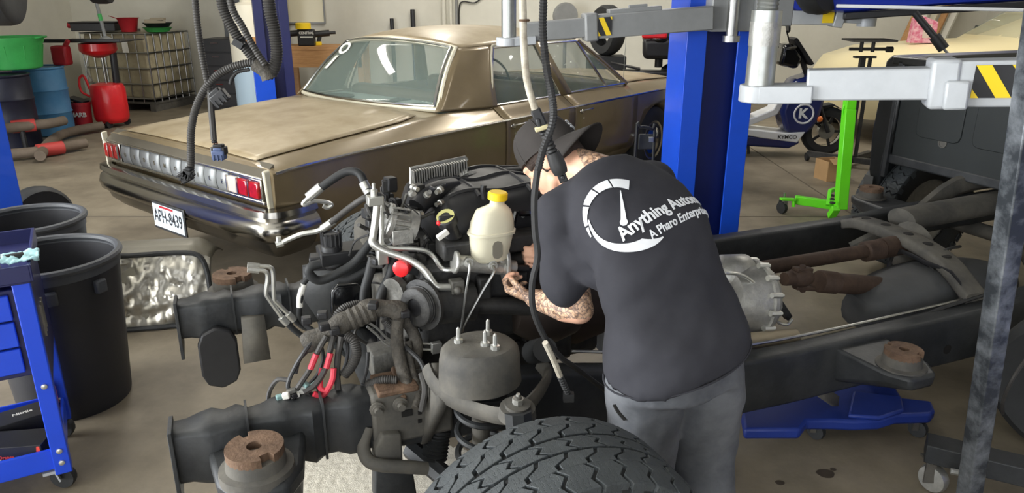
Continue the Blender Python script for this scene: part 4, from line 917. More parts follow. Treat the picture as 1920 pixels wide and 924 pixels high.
# hair and cap
def hairf(u, v):
    t = 2*math.pi*u; lo = -.045 if math.sin(t) < .2 else .0
    z = lo+(.055-lo)*v; y = math.sin(t); k = math.sqrt(max(.05, 1-((z-.03)/.093)**2)) if z > .0 else .93
    return hp(math.cos(t)*.082*k, -.010+y*.100*k*(1 if y < 0 else .93), z)
part('hair', B().grid(hairf, 36, 7, True), mat('dark_hair', rgb(58, 46, 40), .8, var=.3, vscale=70, bump=.4, bscale=300), per, world=True, solid=.004)
cb = B(); rs = []
for k in range(11):
    q = k/10; th = q*math.pi/2*.97; cz = math.sin(th); cr_ = math.cos(th)**.62 if th < 1.5 else .1
    rs.append([hp(math.cos(t)*.089*cr_, -.006+math.sin(t)*.108*cr_, .022+.012*math.sin(t)*(1-q)+.118*cz) for t in [2*math.pi*i/36 for i in range(36)]])
cp = part('cap', cb.rings(rs), m_cap, per, world=True, angle=60)
def brim(u, v):
    t = R(-90)+R(150)*(u-.5); L = .085*math.sin(math.pi*min(1, max(0, u*.86+.07)))**.6*v
    x = math.cos(t); y = math.sin(t)
    return hp(x*(.087+L*.55), -.006+y*(.105+L), .014-.034*v-.04*x*x*v)
part('cap_brim', B().grid(brim, 22, 6), m_cap, cp, world=True, solid=.004, angle=60)
part('cap_button', B().ball(hp(0, -.006, .142), .008), m_cap, cp, world=True)
for k in range(6):
    t = R(60*k+30); part('cap_seam', B().tube([hp(math.cos(t)*.0895*math.cos(q*1.52)**.62, -.006+math.sin(t)*.1085*math.cos(q*1.52)**.62, .022+.118*math.sin(q*1.52)) for q in [i/8*.95 for i in range(9)]], .0016, 5, 0), m_cap, cp, world=True)
for j, (r0, w_) in enumerate(((.062, .5), (.048, .7), (.036, .6))):
    z = r0; q = math.asin(min(1, (z-.022)/.118)); k = math.cos(q)**.62
    for i in range(6):
        t = R(-90)+(.35+(i-2.5)*.09*w_*2)
        part('cap_stitching', B().box(hp(math.cos(t)*.0905*k, -.006+math.sin(t)*.1095*k, z), (.006, .006, .004), HM), m_print, cp, world=True)
# t-shirt
sb_ = B()
HEM = V(.455, 1.83, .835); LATT = LATH+V(0, 0, .22)
loft(sb_, [(HEM, LATT, .212, FWDH, .150), (V(.455, 1.845, .88), LATH+V(0, 0, .15), .212, FWDH, .162), (V(.455, 1.87, .945), LATH, .203, V(-.40, .88, .12), .168), (V(.425, 1.94, 1.04), V(.90, .44, 0), .196, V(-.45, .80, .35), .155), (V(.385, 2.03, 1.13), V(.87, .49, 0), .200, -BK, .138), (V(.335, 2.11, 1.205), LAT, .205, -BK, .122), (C7+UPS*-.055, LAT, .165, -BK, .098), (C7+UPS*.0, LAT, .085, -BK, .075)], 32)
chain(sb_, [C7+UPS*-.07, SHL], [.085, .074], 16); chain(sb_, [C7+UPS*-.08, SHR], [.085, .076], 16)
slL = at_y(1062, 535, 2.075)
chain(sb_, [SHL, SHL.lerp(slL, .6), slL], [.076, .074, .073], 18)
chain(sb_, [SHR, SHR.lerp(ELR, .75)], [.076, .07], 16)
chain(sb_, [SHL.lerp(slL, .3), V(.36, 2.0, 1.02)], [.07, .11], 14)
st = blend('t_shirt', sb_, .0085, m_shirt, per, 14)
def crumple(o, fn):
    src = [(v.co.copy(), v.normal.copy()) for v in o.data.vertices]; out = []
    for p, n in src: out.extend(p+n*fn(p))
    o.data.vertices.foreach_set('co', out); o.data.update()
def shirt_fold(p):
    q = V(p.x*3.2+p.z*2.5, p.y*3.2, p.z*7-p.x*6); low = max(0, min(1, (1.25-p.z)/.4))
    return noise.noise(q)*.017*low+noise.noise(q*2.3)*.007*(.4+.6*low)
crumple(st, shirt_fold)
# the shirt must not close over the legs, neck or arms: trousers and skin pass through its openings
bv = BVHTree.FromPolygons([v.co+off for v in st.data.vertices], [tuple(p.vertices) for p in st.data.polygons])
d0 = sight(1172, 398); hit = bv.ray_cast(V(0, 0, CAM_H), d0.normalized())
PO = hit[0] if hit[0] is not None else V(.33, 2.0, 1.2)
NB = V(0, 0, 0)
for v in st.data.vertices:
    if (v.co+off-PO).length < .13: NB += v.normal
NB.normalize()
EX = V(.80, .50, .30); EX = (EX-NB*EX.dot(NB)).normalized(); EY = NB.cross(EX).normalized()
if EY.dot(UPS) < 0: EY = -EY
def onback(s, t, e=.0025):
    Rc = .20; ph = s/Rc; d_ = NB*math.cos(ph)+EX*math.sin(ph); o_ = PO-NB*Rc+EY*t+d_*(Rc+.22); h = bv.ray_cast(o_, -d_)
    return (h[0] if h[0] is not None and h[3] < .4 else o_-d_*.22)+d_*e
def decal(name, b2):
    b2.v = [onback(p.x, p.y) for p in b2.v]; b2.f = [f for f in b2.f]
    return part(name, b2, m_print, st, world=True, solid=.0012, angle=None)
I3 = Matrix.Identity(3)
def arc(a0, a1, r0, r1, w0, w1, sx=1.0, n=14):
    b2 = B()
    def fn(u, v):
        a = R(a0+(a1-a0)*u); w_ = w0+(w1-w0)*u; r = r0+(r1-r0)*u
        return V(math.cos(a)*(r-w_*v)*sx, math.sin(a)*(r-w_*v), 0)
    return b2.grid(fn, n, 4)
for a0, a1, w0, w1 in ((174, 160, .004, .010), (157, 130, .010, .018), (127, 103, .019, .025), (100, 74, .026, .031), (71, 42, .032, .038)):
    decal('print_arc', arc(a0, a1, .118, .118, w0, w1))
decal('print_arc', arc(150, 262, .104, .116, .004, .030, n=22)); decal('print_arc', arc(262, 292, .116, .122, .030, .003, n=8))
nb = B(); nb.grid(lambda u, v: V(-.022+.058*u+(v-.5)*.016*(1-u*.85)*.8, -.022+.085*u-(v-.5)*.016*(1-u*.85)*.6, 0), 8, 3); decal('print_needle', nb)
nb = B(); nb.grid(lambda u, v: V(-.022+math.cos(2*math.pi*u)*.010*(.05+v), -.022+math.sin(2*math.pi*u)*.010*(.05+v), 0), 14, 3, True); decal('print_needle_hub', nb)
t1 = text_b('Anything Automotive', .052, I3, (0, 0, 0), 0, .0012, align='LEFT', xscale=.92); t1.v = [V(p.x-.056, p.y-.046, 0) for p in t1.v]; decal('print_text', t1)
t2 = text_b('A Pharo Enterprises Co.', .033, I3, (0, 0, 0), 0, .0006, align='LEFT', xscale=.95); t2.v = [V(p.x+.012, p.y-.092, 0) for p in t2.v]; decal('print_text', t2)
# trousers and boots
pt = B()
loft(pt, [(HIP+V(0, 0, .02), LATH, .14, FWDH, .10), (HIP+V(0, 0, -.06), LATH, .18, FWDH, .125), (HIP+V(0, 0, -.15), LATH, .195, FWDH, .135)], 24)
for h, k, a, sgn in ((HL, KNL, ANL, -1), (HR, KNR, ANR, 1)):
    chain(pt, [h+V(0, 0, -.06), h.lerp(k, .5), k, k.lerp(a, .5), a+V(0, 0, -.02)], [.108, .112, .106, .100, .096], 18)
tr_ = blend('trousers', pt, .009, m_pants, per, 10)
crumple(tr_, lambda p: noise.noise(V(p.x*6+p.z*3, p.y*6, p.z*5-p.x*4))*.014+noise.noise(V(p.x*14, p.y*14+p.z*9, p.z*9))*.006)
for a in (ANL, ANR):
    sh_ = B(); capsule(sh_, a+V(.02, -.03, -.045), a+V(-.10, .13, -.05), .045, .042); capsule(sh_, a+V(0, 0, .02), a+V(0, 0, -.05), .048, .045)
    bt = blend('boot', sh_, .008, m_rubber, per, 4)
bv2 = BVHTree.FromPolygons([v.co+off for v in tr_.data.vertices], [tuple(p.vertices) for p in tr_.data.polygons])
pk_ = []
for px, py in ((1152, 758), (1160, 772), (1172, 786)):
    d0 = sight(px, py).normalized(); h = bv2.ray_cast(V(0, 0, CAM_H), d0)
    if h[0] is not None: pk_.append(h[0]-d0*.001)
if len(pk_) == 3: part('pocket_opening', B().tube(pk_, .006, 6), m_gap, tr_, world=True)
part('hem_stitch', B().tube([HEM+LATT*math.cos(t)*.216+FWDH*math.sin(t)*.153+V(0, 0, .012) for t in [2*math.pi*k/40 for k in range(41)]], .003, 5, 0), m_shirt, st, world=True)
# ================================================================ two-post lift around the truck frame
def lbar(b, a, c, w_, h_): return b.bar(a, c, w_, h_)
def hazard(root, c, ex, ey, n, w_, h_):
    pl_ = part('warning_sticker', B().prism([(-w_/2, -h_/2), (w_/2, -h_/2), (w_/2, h_/2), (-w_/2, h_/2)], .003, frame3(ex, ey, n), c), m_black, root, world=True)
    for k, (p) in enumerate(([(-.5, .5), (-.12, .5), (.5, -.5), (.12, -.5)], [(-.5, -.22), (-.5, -.5), (-.3, -.5)], [(.36, .5), (.5, .5), (.5, .32)])):
        part('yellow_stripe', B().prism([(x*w_, y*h_) for x, y in p][::-1], .003, frame3(ex, ey, n), c+n*.0016), m_yel, pl_, world=True)
def column(name, label, x, y, rz, m, h=3.6, wd=.40, dp=.30, mi=None):
    t = thing(name, label, 'lift column', (x, y, 0), rz)
    # C-shaped post: back web, two cheeks, inner lips, open on local -y
    part('base_plate', B().box((0, 0, .01), (wd+.14, dp+.14, .02)), m, t, bevel=.003)
    part('back_web', B().box((0, dp/2, h/2), (wd, .012, h)), m, t)
    for s in (-1, 1):
        part('cheek', B().box((s*wd/2, 0, h/2), (.012, dp, h)), m, t)
        part('lip', B().box((s*(wd/2-.05), -dp/2, h/2), (.11, .014, h)), m, t, bevel=.003)
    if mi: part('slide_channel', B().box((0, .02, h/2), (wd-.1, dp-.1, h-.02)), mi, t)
    return t
m_blued = mat('lift_inner_shade_blue', rgb(14, 30, 96), .4, var=.1)  # darker lift blue, paints the shade inside the open posts
# the far post between sedan and truck
COLX, COLY = 1.115, 4.28
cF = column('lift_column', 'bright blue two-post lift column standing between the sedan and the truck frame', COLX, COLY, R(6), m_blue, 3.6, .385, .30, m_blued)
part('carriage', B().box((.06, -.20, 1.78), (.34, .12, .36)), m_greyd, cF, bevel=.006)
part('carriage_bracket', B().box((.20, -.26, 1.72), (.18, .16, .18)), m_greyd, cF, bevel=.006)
part('pivot_pin', B().cyl((.0, -.27, 1.56), (.0, -.27, 1.80), .03, 14).cyl((.0, -.27, 1.55), (.0, -.27, 1.58), .045, 14), m_steel, cF)
# far arm
AR, AL = at_y(1332, 33, 4.03), at_y(985, 60, 3.95)
arm = thing('lift_arm', 'grey telescoping lift arm reaching left above the sedan roof from the blue column', 'lift arm', tuple(AR))
mid = AR.lerp(AL, .62)
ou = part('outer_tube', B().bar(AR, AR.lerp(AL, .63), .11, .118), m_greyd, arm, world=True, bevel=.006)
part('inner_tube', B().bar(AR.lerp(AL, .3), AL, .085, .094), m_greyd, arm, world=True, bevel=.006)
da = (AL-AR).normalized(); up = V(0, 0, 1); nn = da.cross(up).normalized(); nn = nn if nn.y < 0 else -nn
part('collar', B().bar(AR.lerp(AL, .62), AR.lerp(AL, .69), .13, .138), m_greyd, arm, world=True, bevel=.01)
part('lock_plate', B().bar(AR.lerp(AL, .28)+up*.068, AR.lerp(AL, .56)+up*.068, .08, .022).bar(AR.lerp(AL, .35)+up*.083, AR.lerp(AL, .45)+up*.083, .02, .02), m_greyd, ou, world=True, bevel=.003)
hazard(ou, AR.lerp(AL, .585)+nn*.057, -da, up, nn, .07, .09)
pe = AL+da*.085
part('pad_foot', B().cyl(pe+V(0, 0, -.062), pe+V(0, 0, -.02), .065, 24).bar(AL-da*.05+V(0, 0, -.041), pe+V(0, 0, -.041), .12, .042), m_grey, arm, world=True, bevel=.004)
part('pad_tube', B().cyl(pe+V(0, 0, -.02), pe+V(0, 0, .50), .038, 24), m_galv, arm, world=True)
# near arm, coming in from the right
BL, BR = at_y(1512, 158, 2.44), at_y(2010, 152, 2.20)
arm2 = thing('lift_arm', 'light grey lift arm with black and yellow sticker over the near frame rail', 'lift arm', tuple(BR))
db = (BR-BL).normalized(); nb_ = db.cross(up).normalized(); nb_ = nb_ if nb_.y < 0 else -nb_
Lb = (BR-BL).length
i0 = part('inner_tube', B().bar(BL, BL+db*.5, .085, .095), m_grey, arm2, world=True, bevel=.006)
o0 = part('outer_tube', B().bar(BL+db*.37, BR, .115, .135), m_grey, arm2, world=True, bevel=.006)
part('collar', B().bar(BL+db*.345, BL+db*.425, .128, .148), m_grey, arm2, world=True, bevel=.012)
part('stop_lug', B().bar(BL+db*.385-up*.03+nb_*.07, BL+db*.45-up*.03+nb_*.07, .03, .085), m_grey, arm2, world=True, bevel=.008)
part('lock_plate', B().bar(BL+db*.58+up*.075, BR+up*.075, .10, .03), m_grey, arm2, world=True, bevel=.004)
hazard(o0, BL+db*.51+nb_*.059+up*.008, db, up, nb_, .105, .095)
pf = BL-db*.145; part('pad_foot', B().cyl(pf+V(0, 0, -.055), pf+V(0, 0, .0), .062, 28).bar(pf+V(0, 0, -.0275), BL+db*.02+V(0, 0, -.0275), .124, .055), m_grey, arm2, world=True, bevel=.004)
sleeve = part('pad_tube', B().cyl(pf, pf+V(0, 0, .195), .046, 30).cyl(pf+V(0, 0, .19), pf+V(0, 0, .235), .0475, 30), m_galv, arm2, world=True)
part('tube_step', B().cyl(pf+V(0, 0, .125), pf+V(0, 0, .20), .0485, 30), m_alu, sleeve, world=True)
part('threaded_pad', B().corr([pf+V(0, 0, .235), pf+V(0, 0, .52)], .033, 20, .012, .05), m_galv, arm2, world=True)
cN = column('lift_column', 'blue lift column to the right, outside the picture, carrying the near arm', 2.75, 1.55, R(186), m_blue, 3.6, .385, .30, m_blued)
part('arm_root', B().bar(BR, V(2.70, 1.75, BR.z+.01), .12, .14), m_grey, arm2, world=True, bevel=.006)

# ================================================================ truck bed standing on the rear of the frame
bed = thing('truck_bed', 'glossy black pickup bed on the rear of the frame, stamped front panel', 'truck bed', tuple(FR.w(4.2, 0, .64)), FR.ang)
m_bed = mat('bed_black', rgb(24, 26, 28), .35, col2=rgb(36, 38, 38), vscale=4, coat=.3)
m_bedin = mat('bed_front_satin', rgb(34, 38, 38), .5, var=.12, vscale=5)
U0 = 4.17-4.2
fpn = part('front_panel', B().box((U0, 0, (.80+1.40)/2-.64), (.03, 1.72, .60)), m_bedin, bed, bevel=.008)
for y in (-.55, -.18, .19, .56):
    part('stamped_panel', B().prism(rrect(.30, .26, .15), .012, frame3((0, -1, 0), (0, 0, 1), (-1, 0, 0)), (U0-.017, y, .46)), m_bedin, fpn, bevel=.004)
part('top_rail', B().box((U0, 0, 1.40-.64), (.07, 1.9, .05)), m_bed, fpn, bevel=.01)
part('sill', B().box((U0+.02, 0, .80-.64), (.08, 1.75, .06)), m_frame, fpn, bevel=.01)
for s in (-1, 1):
    rs = []
    for u in (0, .05, .5, 1.2, 1.9):
        rs.append([V(U0-.03+u, s*y, z-.64) for y, z in ((.86, 1.42), (.96, 1.43), (1.0, 1.39), (1.01, 1.15), (1.02, .95), (1.0, .70), (.96, .60), (.90, .60), (.90, .80), (.86, 1.0))])
    sd = part('bed_side', B().rings(rs), m_bed, bed, bevel=.012)
    part('side_flange', B().box((U0-.02, s*.885, .40), (.03, .03, .72)), m_frame, sd, bevel=.004)
part('bed_floor', B().box((.95, 0, .21), (1.95, 1.75, .05)), m_bed, bed)
part('bed_mat', B().box((.95, 0, .245), (1.9, 1.6, .02)), m_black, bed)
part('bed_sticker', B().box((U0-.066, .955, .0), (.004, .07, .07)), mat('faded_sticker', rgb(84, 84, 82), .6), bed)
part('emblem_disc', B().lathe([(.028, 0), (.028, .004), (.02, .004), (.02, .001)], (U0-.016, .52, .32), (-1, 0, 0), 20), m_frame2, fpn)

# ================================================================ engine crane (green)
gh = thing('engine_hoist', 'bright green folding engine hoist leg and post standing left of the truck bed', 'engine hoist', tuple(at_z(1575, 400, 0)))
pb_ = at_z(1578, 405, .02); 
part('post', B().bar(at_z(1576, 392, .10), at_y(1592, 205, pb_.y+.05), .085, .085).bar(at_y(1592, 205, pb_.y+.05), at_y(1596, 165, pb_.y+.06), .08, .08), m_green, gh, world=True, bevel=.006)
part('leg', B().bar(at_z(1565, 385, .10), at_z(1490, 374, .12), .06, .07), m_green, gh, world=True, bevel=.005)
part('caster_arm', B().bar(at_z(1490, 374, .13), at_z(1464, 373, .14), .05, .018).bar(at_z(1488, 388, .07), at_z(1487, 372, .14), .012, .03), m_green, gh, world=True, bevel=.003)
cw = at_z(1465, 400, 0)
cst = part('caster', B().lathe([(.03, -.018), (.05, -.016), (.052, 0), (.05, .016), (.03, .018)], cw+V(0, 0, .052), (.9, .4, 0), 20), m_rubber, gh, world=True)
part('caster_fork', B().bar(cw+V(.015, -.03, .05), cw+V(.02, -.02, .13), .008, .03).bar(cw+V(-.015, .03, .05), cw+V(0, .04, .13), .008, .03).cyl(cw+V(.01, .01, .12), cw+V(.01, .01, .18), .012, 8), m_steel, cst, world=True)
part('brace', B().bar(at_z(1552, 385, .12), at_z(1556, 358, .22), .03, .03).bar(at_z(1556, 358, .22), at_z(1574, 352, .22), .03, .03).bar(at_z(1558, 405, .03), at_z(1568, 390, .12), .06, .05), m_green, gh, world=True, bevel=.004)
for s in range(3): part('pump_spring', B().torus(at_z(1561, 380-7*s, .17), (0, 0, 1), .018, .006, 14, 6), m_black, gh, world=True)
part('handle', B().tube([at_y(1586, 240, 6.0), at_y(1580, 215, 6.0), at_y(1583, 198, 6.0), at_y(1594, 197, 6.0)], .008, 6), m_green, gh, world=True)

# ================================================================ foreground right: rolling stand, creeper, wheel
m_scr = mat('scuffed_steel', rgb(62, 66, 71), .42, .4, col2=rgb(146, 151, 157), vscale=11, detail=10, thresh=(.42, .72), bump=.05)
rs_ = thing('rolling_stand', 'scuffed grey square steel upright on a black castered base at the right edge', 'stand', tuple(at_z(1800, 940, 0)))
ub, ut = at_z(1818, 924, .0), at_y(1918, 262, 1.98)
ub = at_z(1812, 960, .06); ut = ub+(ut-ub)*1.3
part('upright', B().bar(ub, ut, .058, .058, up=(1, .2, 0)), m_scr, rs_, world=True, bevel=.004)
b0, b1 = at_z(1735, 838, .17), at_z(2010, 905, .17)
part('base_beam', B().bar(b0, b1, .10, .075), m_frame, rs_, world=True, bevel=.004)
part('adjusting_bolt', B().cyl(at_z(1782, 883, .16), at_z(1806, 888, .16), .011, 6), m_alup, rs_, world=True)
cb_ = b0.lerp(b1, .06); cb_.z = 0
cs = part('caster', B().lathe([(.02, -.02), (.05, -.018), (.055, 0), (.05, .018), (.02, .02)], cb_+V(.01, -.02, .056), (.85, .5, 0), 22), m_alu, rs_, world=True)
part('caster_fork', B().bar(cb_+V(.03, -.005, .05), cb_+V(.035, .005, .13), .006, .04).bar(cb_+V(-.02, -.04, .05), cb_+V(-.015, -.03, .13), .006, .04).box(cb_+V(.01, -.01, .132), (.08, .07, .008)), m_steel, cs, world=True)
cr2 = thing('mechanic_creeper', 'blue moulded plastic mechanic creeper on casters under the frame rail', 'creeper', tuple(at_z(1560, 790, 0)))
top = [(1390, 780), (1395, 812), (1500, 812), (1512, 795), (1560, 795), (1600, 797), (1648, 795), (1680, 785), (1745, 783), (1752, 775), (1745, 758), (1690, 752), (1660, 700), (1600, 690), (1500, 735), (1420, 770)]
poly = [at_z(x, y, .12) for x, y in top]
part('deck', B().prism([(p.x, p.y) for p in poly][::-1], .05, c=(0, 0, .115)), mat('creeper_blue', rgb(24, 46, 120), .5, var=.1, vscale=6), cr2, world=True, bevel=.012)
part('headrest', B().prism([(p.x, p.y) for p in [at_z(x, y, .15) for x, y in ((1600, 735), (1690, 745), (1695, 770), (1650, 785), (1590, 780))]][::-1], .02, c=(0, 0, .148)), MATS['creeper_blue'], cr2, world=True, bevel=.008)
for (px, py) in ((1528, 822), (1718, 818), (1650, 740)):
    c0 = at_z(px, py, 0)
    w0 = part('caster', B().lathe([(.02, -.014), (.038, -.012), (.040, 0), (.038, .012), (.02, .014)], c0+V(0, 0, .041), (.8, .6, 0), 18), m_rubber, cr2, world=True)
    part('caster_fork', B().bar(c0+V(.02, .015, .04), c0+V(.02, .015, .10), .005, .025).bar(c0+V(-.02, -.015, .04), c0+V(-.02, -.015, .10), .005, .025), m_steel, w0, world=True)
wt = thing('spare_wheel', 'black tyre standing behind the steel upright at the right edge', 'wheel', tuple(at_z(1960, 830, 0)))
wc = at_z(1990, 845, 0); wc = V(wc.x, wc.y, .31)
part('tyre', B().lathe([(.20, -.09), (.27, -.10), (.30, -.08), (.31, -.03), (.31, .03), (.30, .08), (.27, .10), (.20, .09)], wc, (-.75, -.62, .0), 40), m_rubber, wt, world=True)
part('rim', B().lathe([(.215, .06), (.205, .09), (.19, .06), (.10, .04), (.05, .06), (.0, .06)], wc, (-.75, -.62, 0), 36), m_frame, wt, world=True)
single('air_line', B().tube([at_z(1950, 640, .5), at_z(1905, 700, .42), at_z(1882, 748, .30), at_z(1880, 775, .20)], .007, 6), m_cablegrey, 'thin grey cable hanging beside the tyre at the right edge', 'cable')

# ================================================================ foreground left: tool cart, bins, foil panel
m_cart = mat('cart_blue', rgb(26, 72, 210), .35, var=.06, coat=.3)
ctp = at_z(118, 868, .12)
ct = thing('tool_cart', 'bright blue steel tool cart with open lower shelf at the left edge', 'tool cart', (ctp.x, ctp.y, 0), R(30))
# local: x to the left is -x; depth +y
Wc_, Dc_, Hc_ = .70, .42, .86
def leg_(x, y): return B().bar((x-.02*(1 if x > -.3 else -1)*0, y, .09), (x, y, Hc_), .055, .055)
for x, y in ((0, 0), (0, Dc_), (-Wc_, 0), (-Wc_, Dc_)):
    lg = part('corner_post', leg_(x, y), m_cart, ct, bevel=.004)
    for z in (.14, .19, .46): part('screw', B().lathe([(.011, 0), (.010, .005), (.004, .007)], (x, y-.0285, z), (0, -1, 0), 10), m_alup, lg)
part('lower_shelf', B().box((-Wc_/2, Dc_/2, .13), (Wc_, Dc_, .012)).box((-Wc_/2, -.01, .155), (Wc_, .012, .085)).box((-Wc_/2, Dc_+.01, .155), (Wc_, .012, .085)).box((.01, Dc_/2, .155), (.012, Dc_, .085)), m_cart, ct, bevel=.003)
part('drawer_box', B().box((-Wc_/2, Dc_/2, .665), (Wc_-.01, Dc_-.01, .33)), m_dblue, ct, bevel=.004)
for k in range(3): part('drawer', B().box((-Wc_/2, -.008, .57+.10*k), (Wc_-.09, .02, .092)), m_cart, ct, bevel=.004)
part('side_panel', B().box((.022, Dc_/2+.01, .66), (.012, Dc_+.02, .40)), m_dblue, ct, bevel=.004)
for k in range(3): part('vent_slot', B().bar((.030, .10+.045*k, .60), (.030, .10+.045*k, .72), .004, .008), m_steel, ct)
part('top_tray', B().box((-Wc_/2, Dc_/2, Hc_), (Wc_+.06, Dc_+.06, .014)).box((-Wc_/2, -.03, Hc_+.03), (Wc_+.07, .012, .06)).box((-Wc_/2, Dc_+.03, Hc_+.03), (Wc_+.07, .012, .06)).box((.035, Dc_/2, Hc_+.03), (.012, Dc_+.07, .06)), m_dblue, ct, bevel=.003)
for x, y in ((-.03, .03), (-.03, Dc_), (-Wc_, .03), (-Wc_, Dc_)):
    cs = part('caster', B().lathe([(.02, -.016), (.045, -.014), (.048, 0), (.045, .014), (.02, .016)], (x+.02, y, .049), (.5, .85, 0), 20), m_rubber, ct)
    part('caster_plate', B().box((x, y, .092), (.08, .07, .012)).bar((x+.01, y-.025, .05), (x, y-.025, .09), .03, .006), m_grey, cs)
CT = ROOTM[ct.name]
def cw_(x, y, z): return CT @ V(x, y, z)
gb = thing('glove_box', 'black box of nitrile gloves with red hand picture on the lower cart shelf', 'box', tuple(cw_(-.14, .10, .137)), R(8))
part('carton', B().box((0, 0, .04), (.23, .12, .08)), m_black, gb, bevel=.002)
part('hand_picture', B().prism([(-.01, -.02), (.03, -.03), (.03, .03), (.02, .03), (.015, .0), (-.012, -.008)], .001, frame3((1, 0, 0), (0, 0, 1), (0, -1, 0)), (.08, -.0605, .045)), mat('orange_red', rgb(214, 70, 54), .5), gb)
part('box_text', text_b('Nitrile', .026, frame3((1, 0, 0), (0, 0, 1), (0, -1, 0)), (.0, -.0608, .018), .0006, .0006), m_white, gb)
part('box_text', text_b('Orange', .018, frame3((1, 0, 0), (0, 0, 1), (0, -1, 0)), (-.01, -.0608, .038), .0006, .0004), MATS['orange_red'], gb)
part('box_text', text_b('6X', .040, frame3((1, 0, 0), (0, 0, 1), (0, -1, 0)), (-.085, -.0608, .05), .0006, .0008), m_white, gb)
g2 = thing('glove_box', 'black box of nitrile gloves lying tilted behind the first on the cart shelf', 'box', tuple(cw_(-.15, .27, .137)), R(40))
part('carton', B().box((0, 0, .045), (.22, .12, .09)), m_black, g2, bevel=.002)
part('box_text', text_b('Nitrile', .026, frame3((1, 0, 0), (0, 1, 0), (0, 0, 1)), (.03, .0, .0908), .0006, .0006), m_white, g2)
single('spray_can', B().lathe([(.028, 0), (.03, .004), (.03, .13), (.02, .15), (.012, .15), (.012, .17)], cw_(-.03, .36, .137), n=18), mat('salmon_can', rgb(200, 96, 86), .4), 'salmon red aerosol can at the back of the lower cart shelf', 'can')
rg_ = B()
def rag(u, v):
    x = (u-.5)*.13; y = (v-.5)*.10; return cw_(.0+x, .05+y, Hc_+.068+.02*noise.noise(V(x*30, y*30, 1))+.012*noise.noise(V(x*70, y*70, 4)))
single('shop_rag', rg_.grid(rag, 22, 18), mat('pale_blue_cloth', rgb(168, 208, 214), .9, var=.08), 'crumpled pale blue rag on the corner of the cart top', 'rag', solid=.005, angle=80)
single('ratchet_handle', B().tube([cw_(-.20, .02, Hc_+.075), cw_(-.08, .04, Hc_+.07), cw_(.02, .06, Hc_+.07)], lambda t: .016-.004*t, 10), m_black, 'black rubber tool handle lying across the cart top', 'tool')
for k in range(4): single('socket', B().lathe([(.018, 0), (.018, .05), (.011, .05), (.011, .02)], cw_(-.08-.045*k, .14+.02*(k % 2), Hc_+.008), n=12), m_chrome, 'chrome socket standing in the cart top tray', 'socket', 'sockets in the cart tray')
# bins
def bin_(name, label, c, R0, Hh):
    t = thing(name, label, 'trash can', c)
    part('barrel', B().lathe([(R0*.80, 0), (R0*.82, .02), (R0*.97, Hh-.06), (R0*.97, Hh-.02), (R0*.94, Hh-.02), (R0*.79, .03), (.0, .03)], n=48), mat('bin_black', rgb(34, 34, 38), .5, var=.15, vscale=6), t)
    part('rim', B().torus((0, 0, Hh), (0, 0, 1), R0*.985, .017, 48, 8).lathe([(R0*.99, Hh-.05), (R0*1.0, Hh-.01), (R0*.95, Hh-.01), (R0*.94, Hh-.05)], n=48, cap=False), mat('bin_rim', rgb(66, 68, 72), .55, var=.2, vscale=9), t)
    for a in (-60, -20, 120, 150): part('lug', B().box((math.cos(R(a))*R0*1.0, math.sin(R(a))*R0*1.0, Hh-.10), (.03, .05, .06), rotz(R(a))), MATS['bin_rim'], t, bevel=.008)
    return t
bin_('trash_can', 'tall black plastic trash can right of the blue tool cart', (-2.04, 3.06, 0), .285, .70)
bin_('trash_can', 'second black trash can behind the tall one, nearer the sedan', (-2.52, 3.68, 0), .27, .68)
# inner panel with foil insulation, stood on its edge
fo = thing('insulated_panel', 'grey curved body panel lined with crinkled silver foil leaning beside the trash can', 'car panel', tuple(at_z(290, 620, 0)))
A0, A1 = at_z(188, 632, .0), at_z(398, 618, .0)
A0 = V(A0.x, A0.y, 0); ax_ = (A1-A0); L_ = ax_.length; ax_.normalize(); bk = V(-ax_.y, ax_.x, 0)
def foil(u, v):
    x = u*L_*1.0; z = .02+v*.40*min(1, 1.05-.9*max(0, u-.82)); crk = .016*noise.noise(V(x*9, z*9, 3))+.010*noise.noise(V(x*21, z*17, 8))+.006*abs(noise.noise(V(x*40, z*40, 1)))
    return A0+ax_*x+V(0, 0, z)+bk*(.05+.10*v*v+crk*1.6)
part('foil_lining', B().grid(foil, 60, 44), mat('crinkled_foil', rgb(188, 184, 174), .36, .8, col2=rgb(150, 146, 136), vscale=7), fo, world=True, angle=35)
def pan(u, v):
    # outer skin bending back over the top
    x = -.01+u*(L_*1.02); t = v
    if t < .5: q = t/.5; z = .435*q; d = .065+.11*q*q
    else:
        q = (t-.5)/.5; z = .435+.035*math.sin(q*math.pi*.6)-.09*q*q; d = .175+.30*q
    k = 1-.18*max(0, (u-.85)/.15)
    return A0+ax_*x+V(0, 0, max(.005, z*k))+bk*d
part('panel_skin', B().grid(pan, 24, 20), mat('primer_grey', rgb(120, 116, 104), .5, .2, var=.1, vscale=6), fo, world=True, solid=.006, angle=60)
part('edge_seal', B().tube([foil(0, 0)-bk*.01, foil(.0, .6)-bk*.01, foil(.01, 1)-bk*.015, foil(.3, 1)-bk*.015, foil(.7, 1)-bk*.015, foil(.9, .98)-bk*.015, foil(.97, .85)-bk*.01, foil(1, .5)-bk*.01, foil(1, 0)-bk*.01], .014, 8, 5), m_rubber, fo, world=True)
part('bottom_flange', B().tube([foil(i/8, 0)-bk*.01+V(0, 0, -.004) for i in range(9)], .014, 8, 2), m_rubber, fo, world=True)
sc = at_z(450, 915, 0)
single('shop_rag', B().grid(lambda u, v: sc+V((u-.5)*.09, (v-.5)*.05, .012+.012*noise.noise(V(u*5, v*5, 2))), 12, 8), MATS['pale_blue_cloth'], 'scrap of pale blue cloth on the floor under the front body mount', 'rag', solid=.004)
cd = [at_z(x, y, .02) for x, y in ((1078, 790), (1085, 775), (1108, 768), (1140, 800), (1130, 830))]
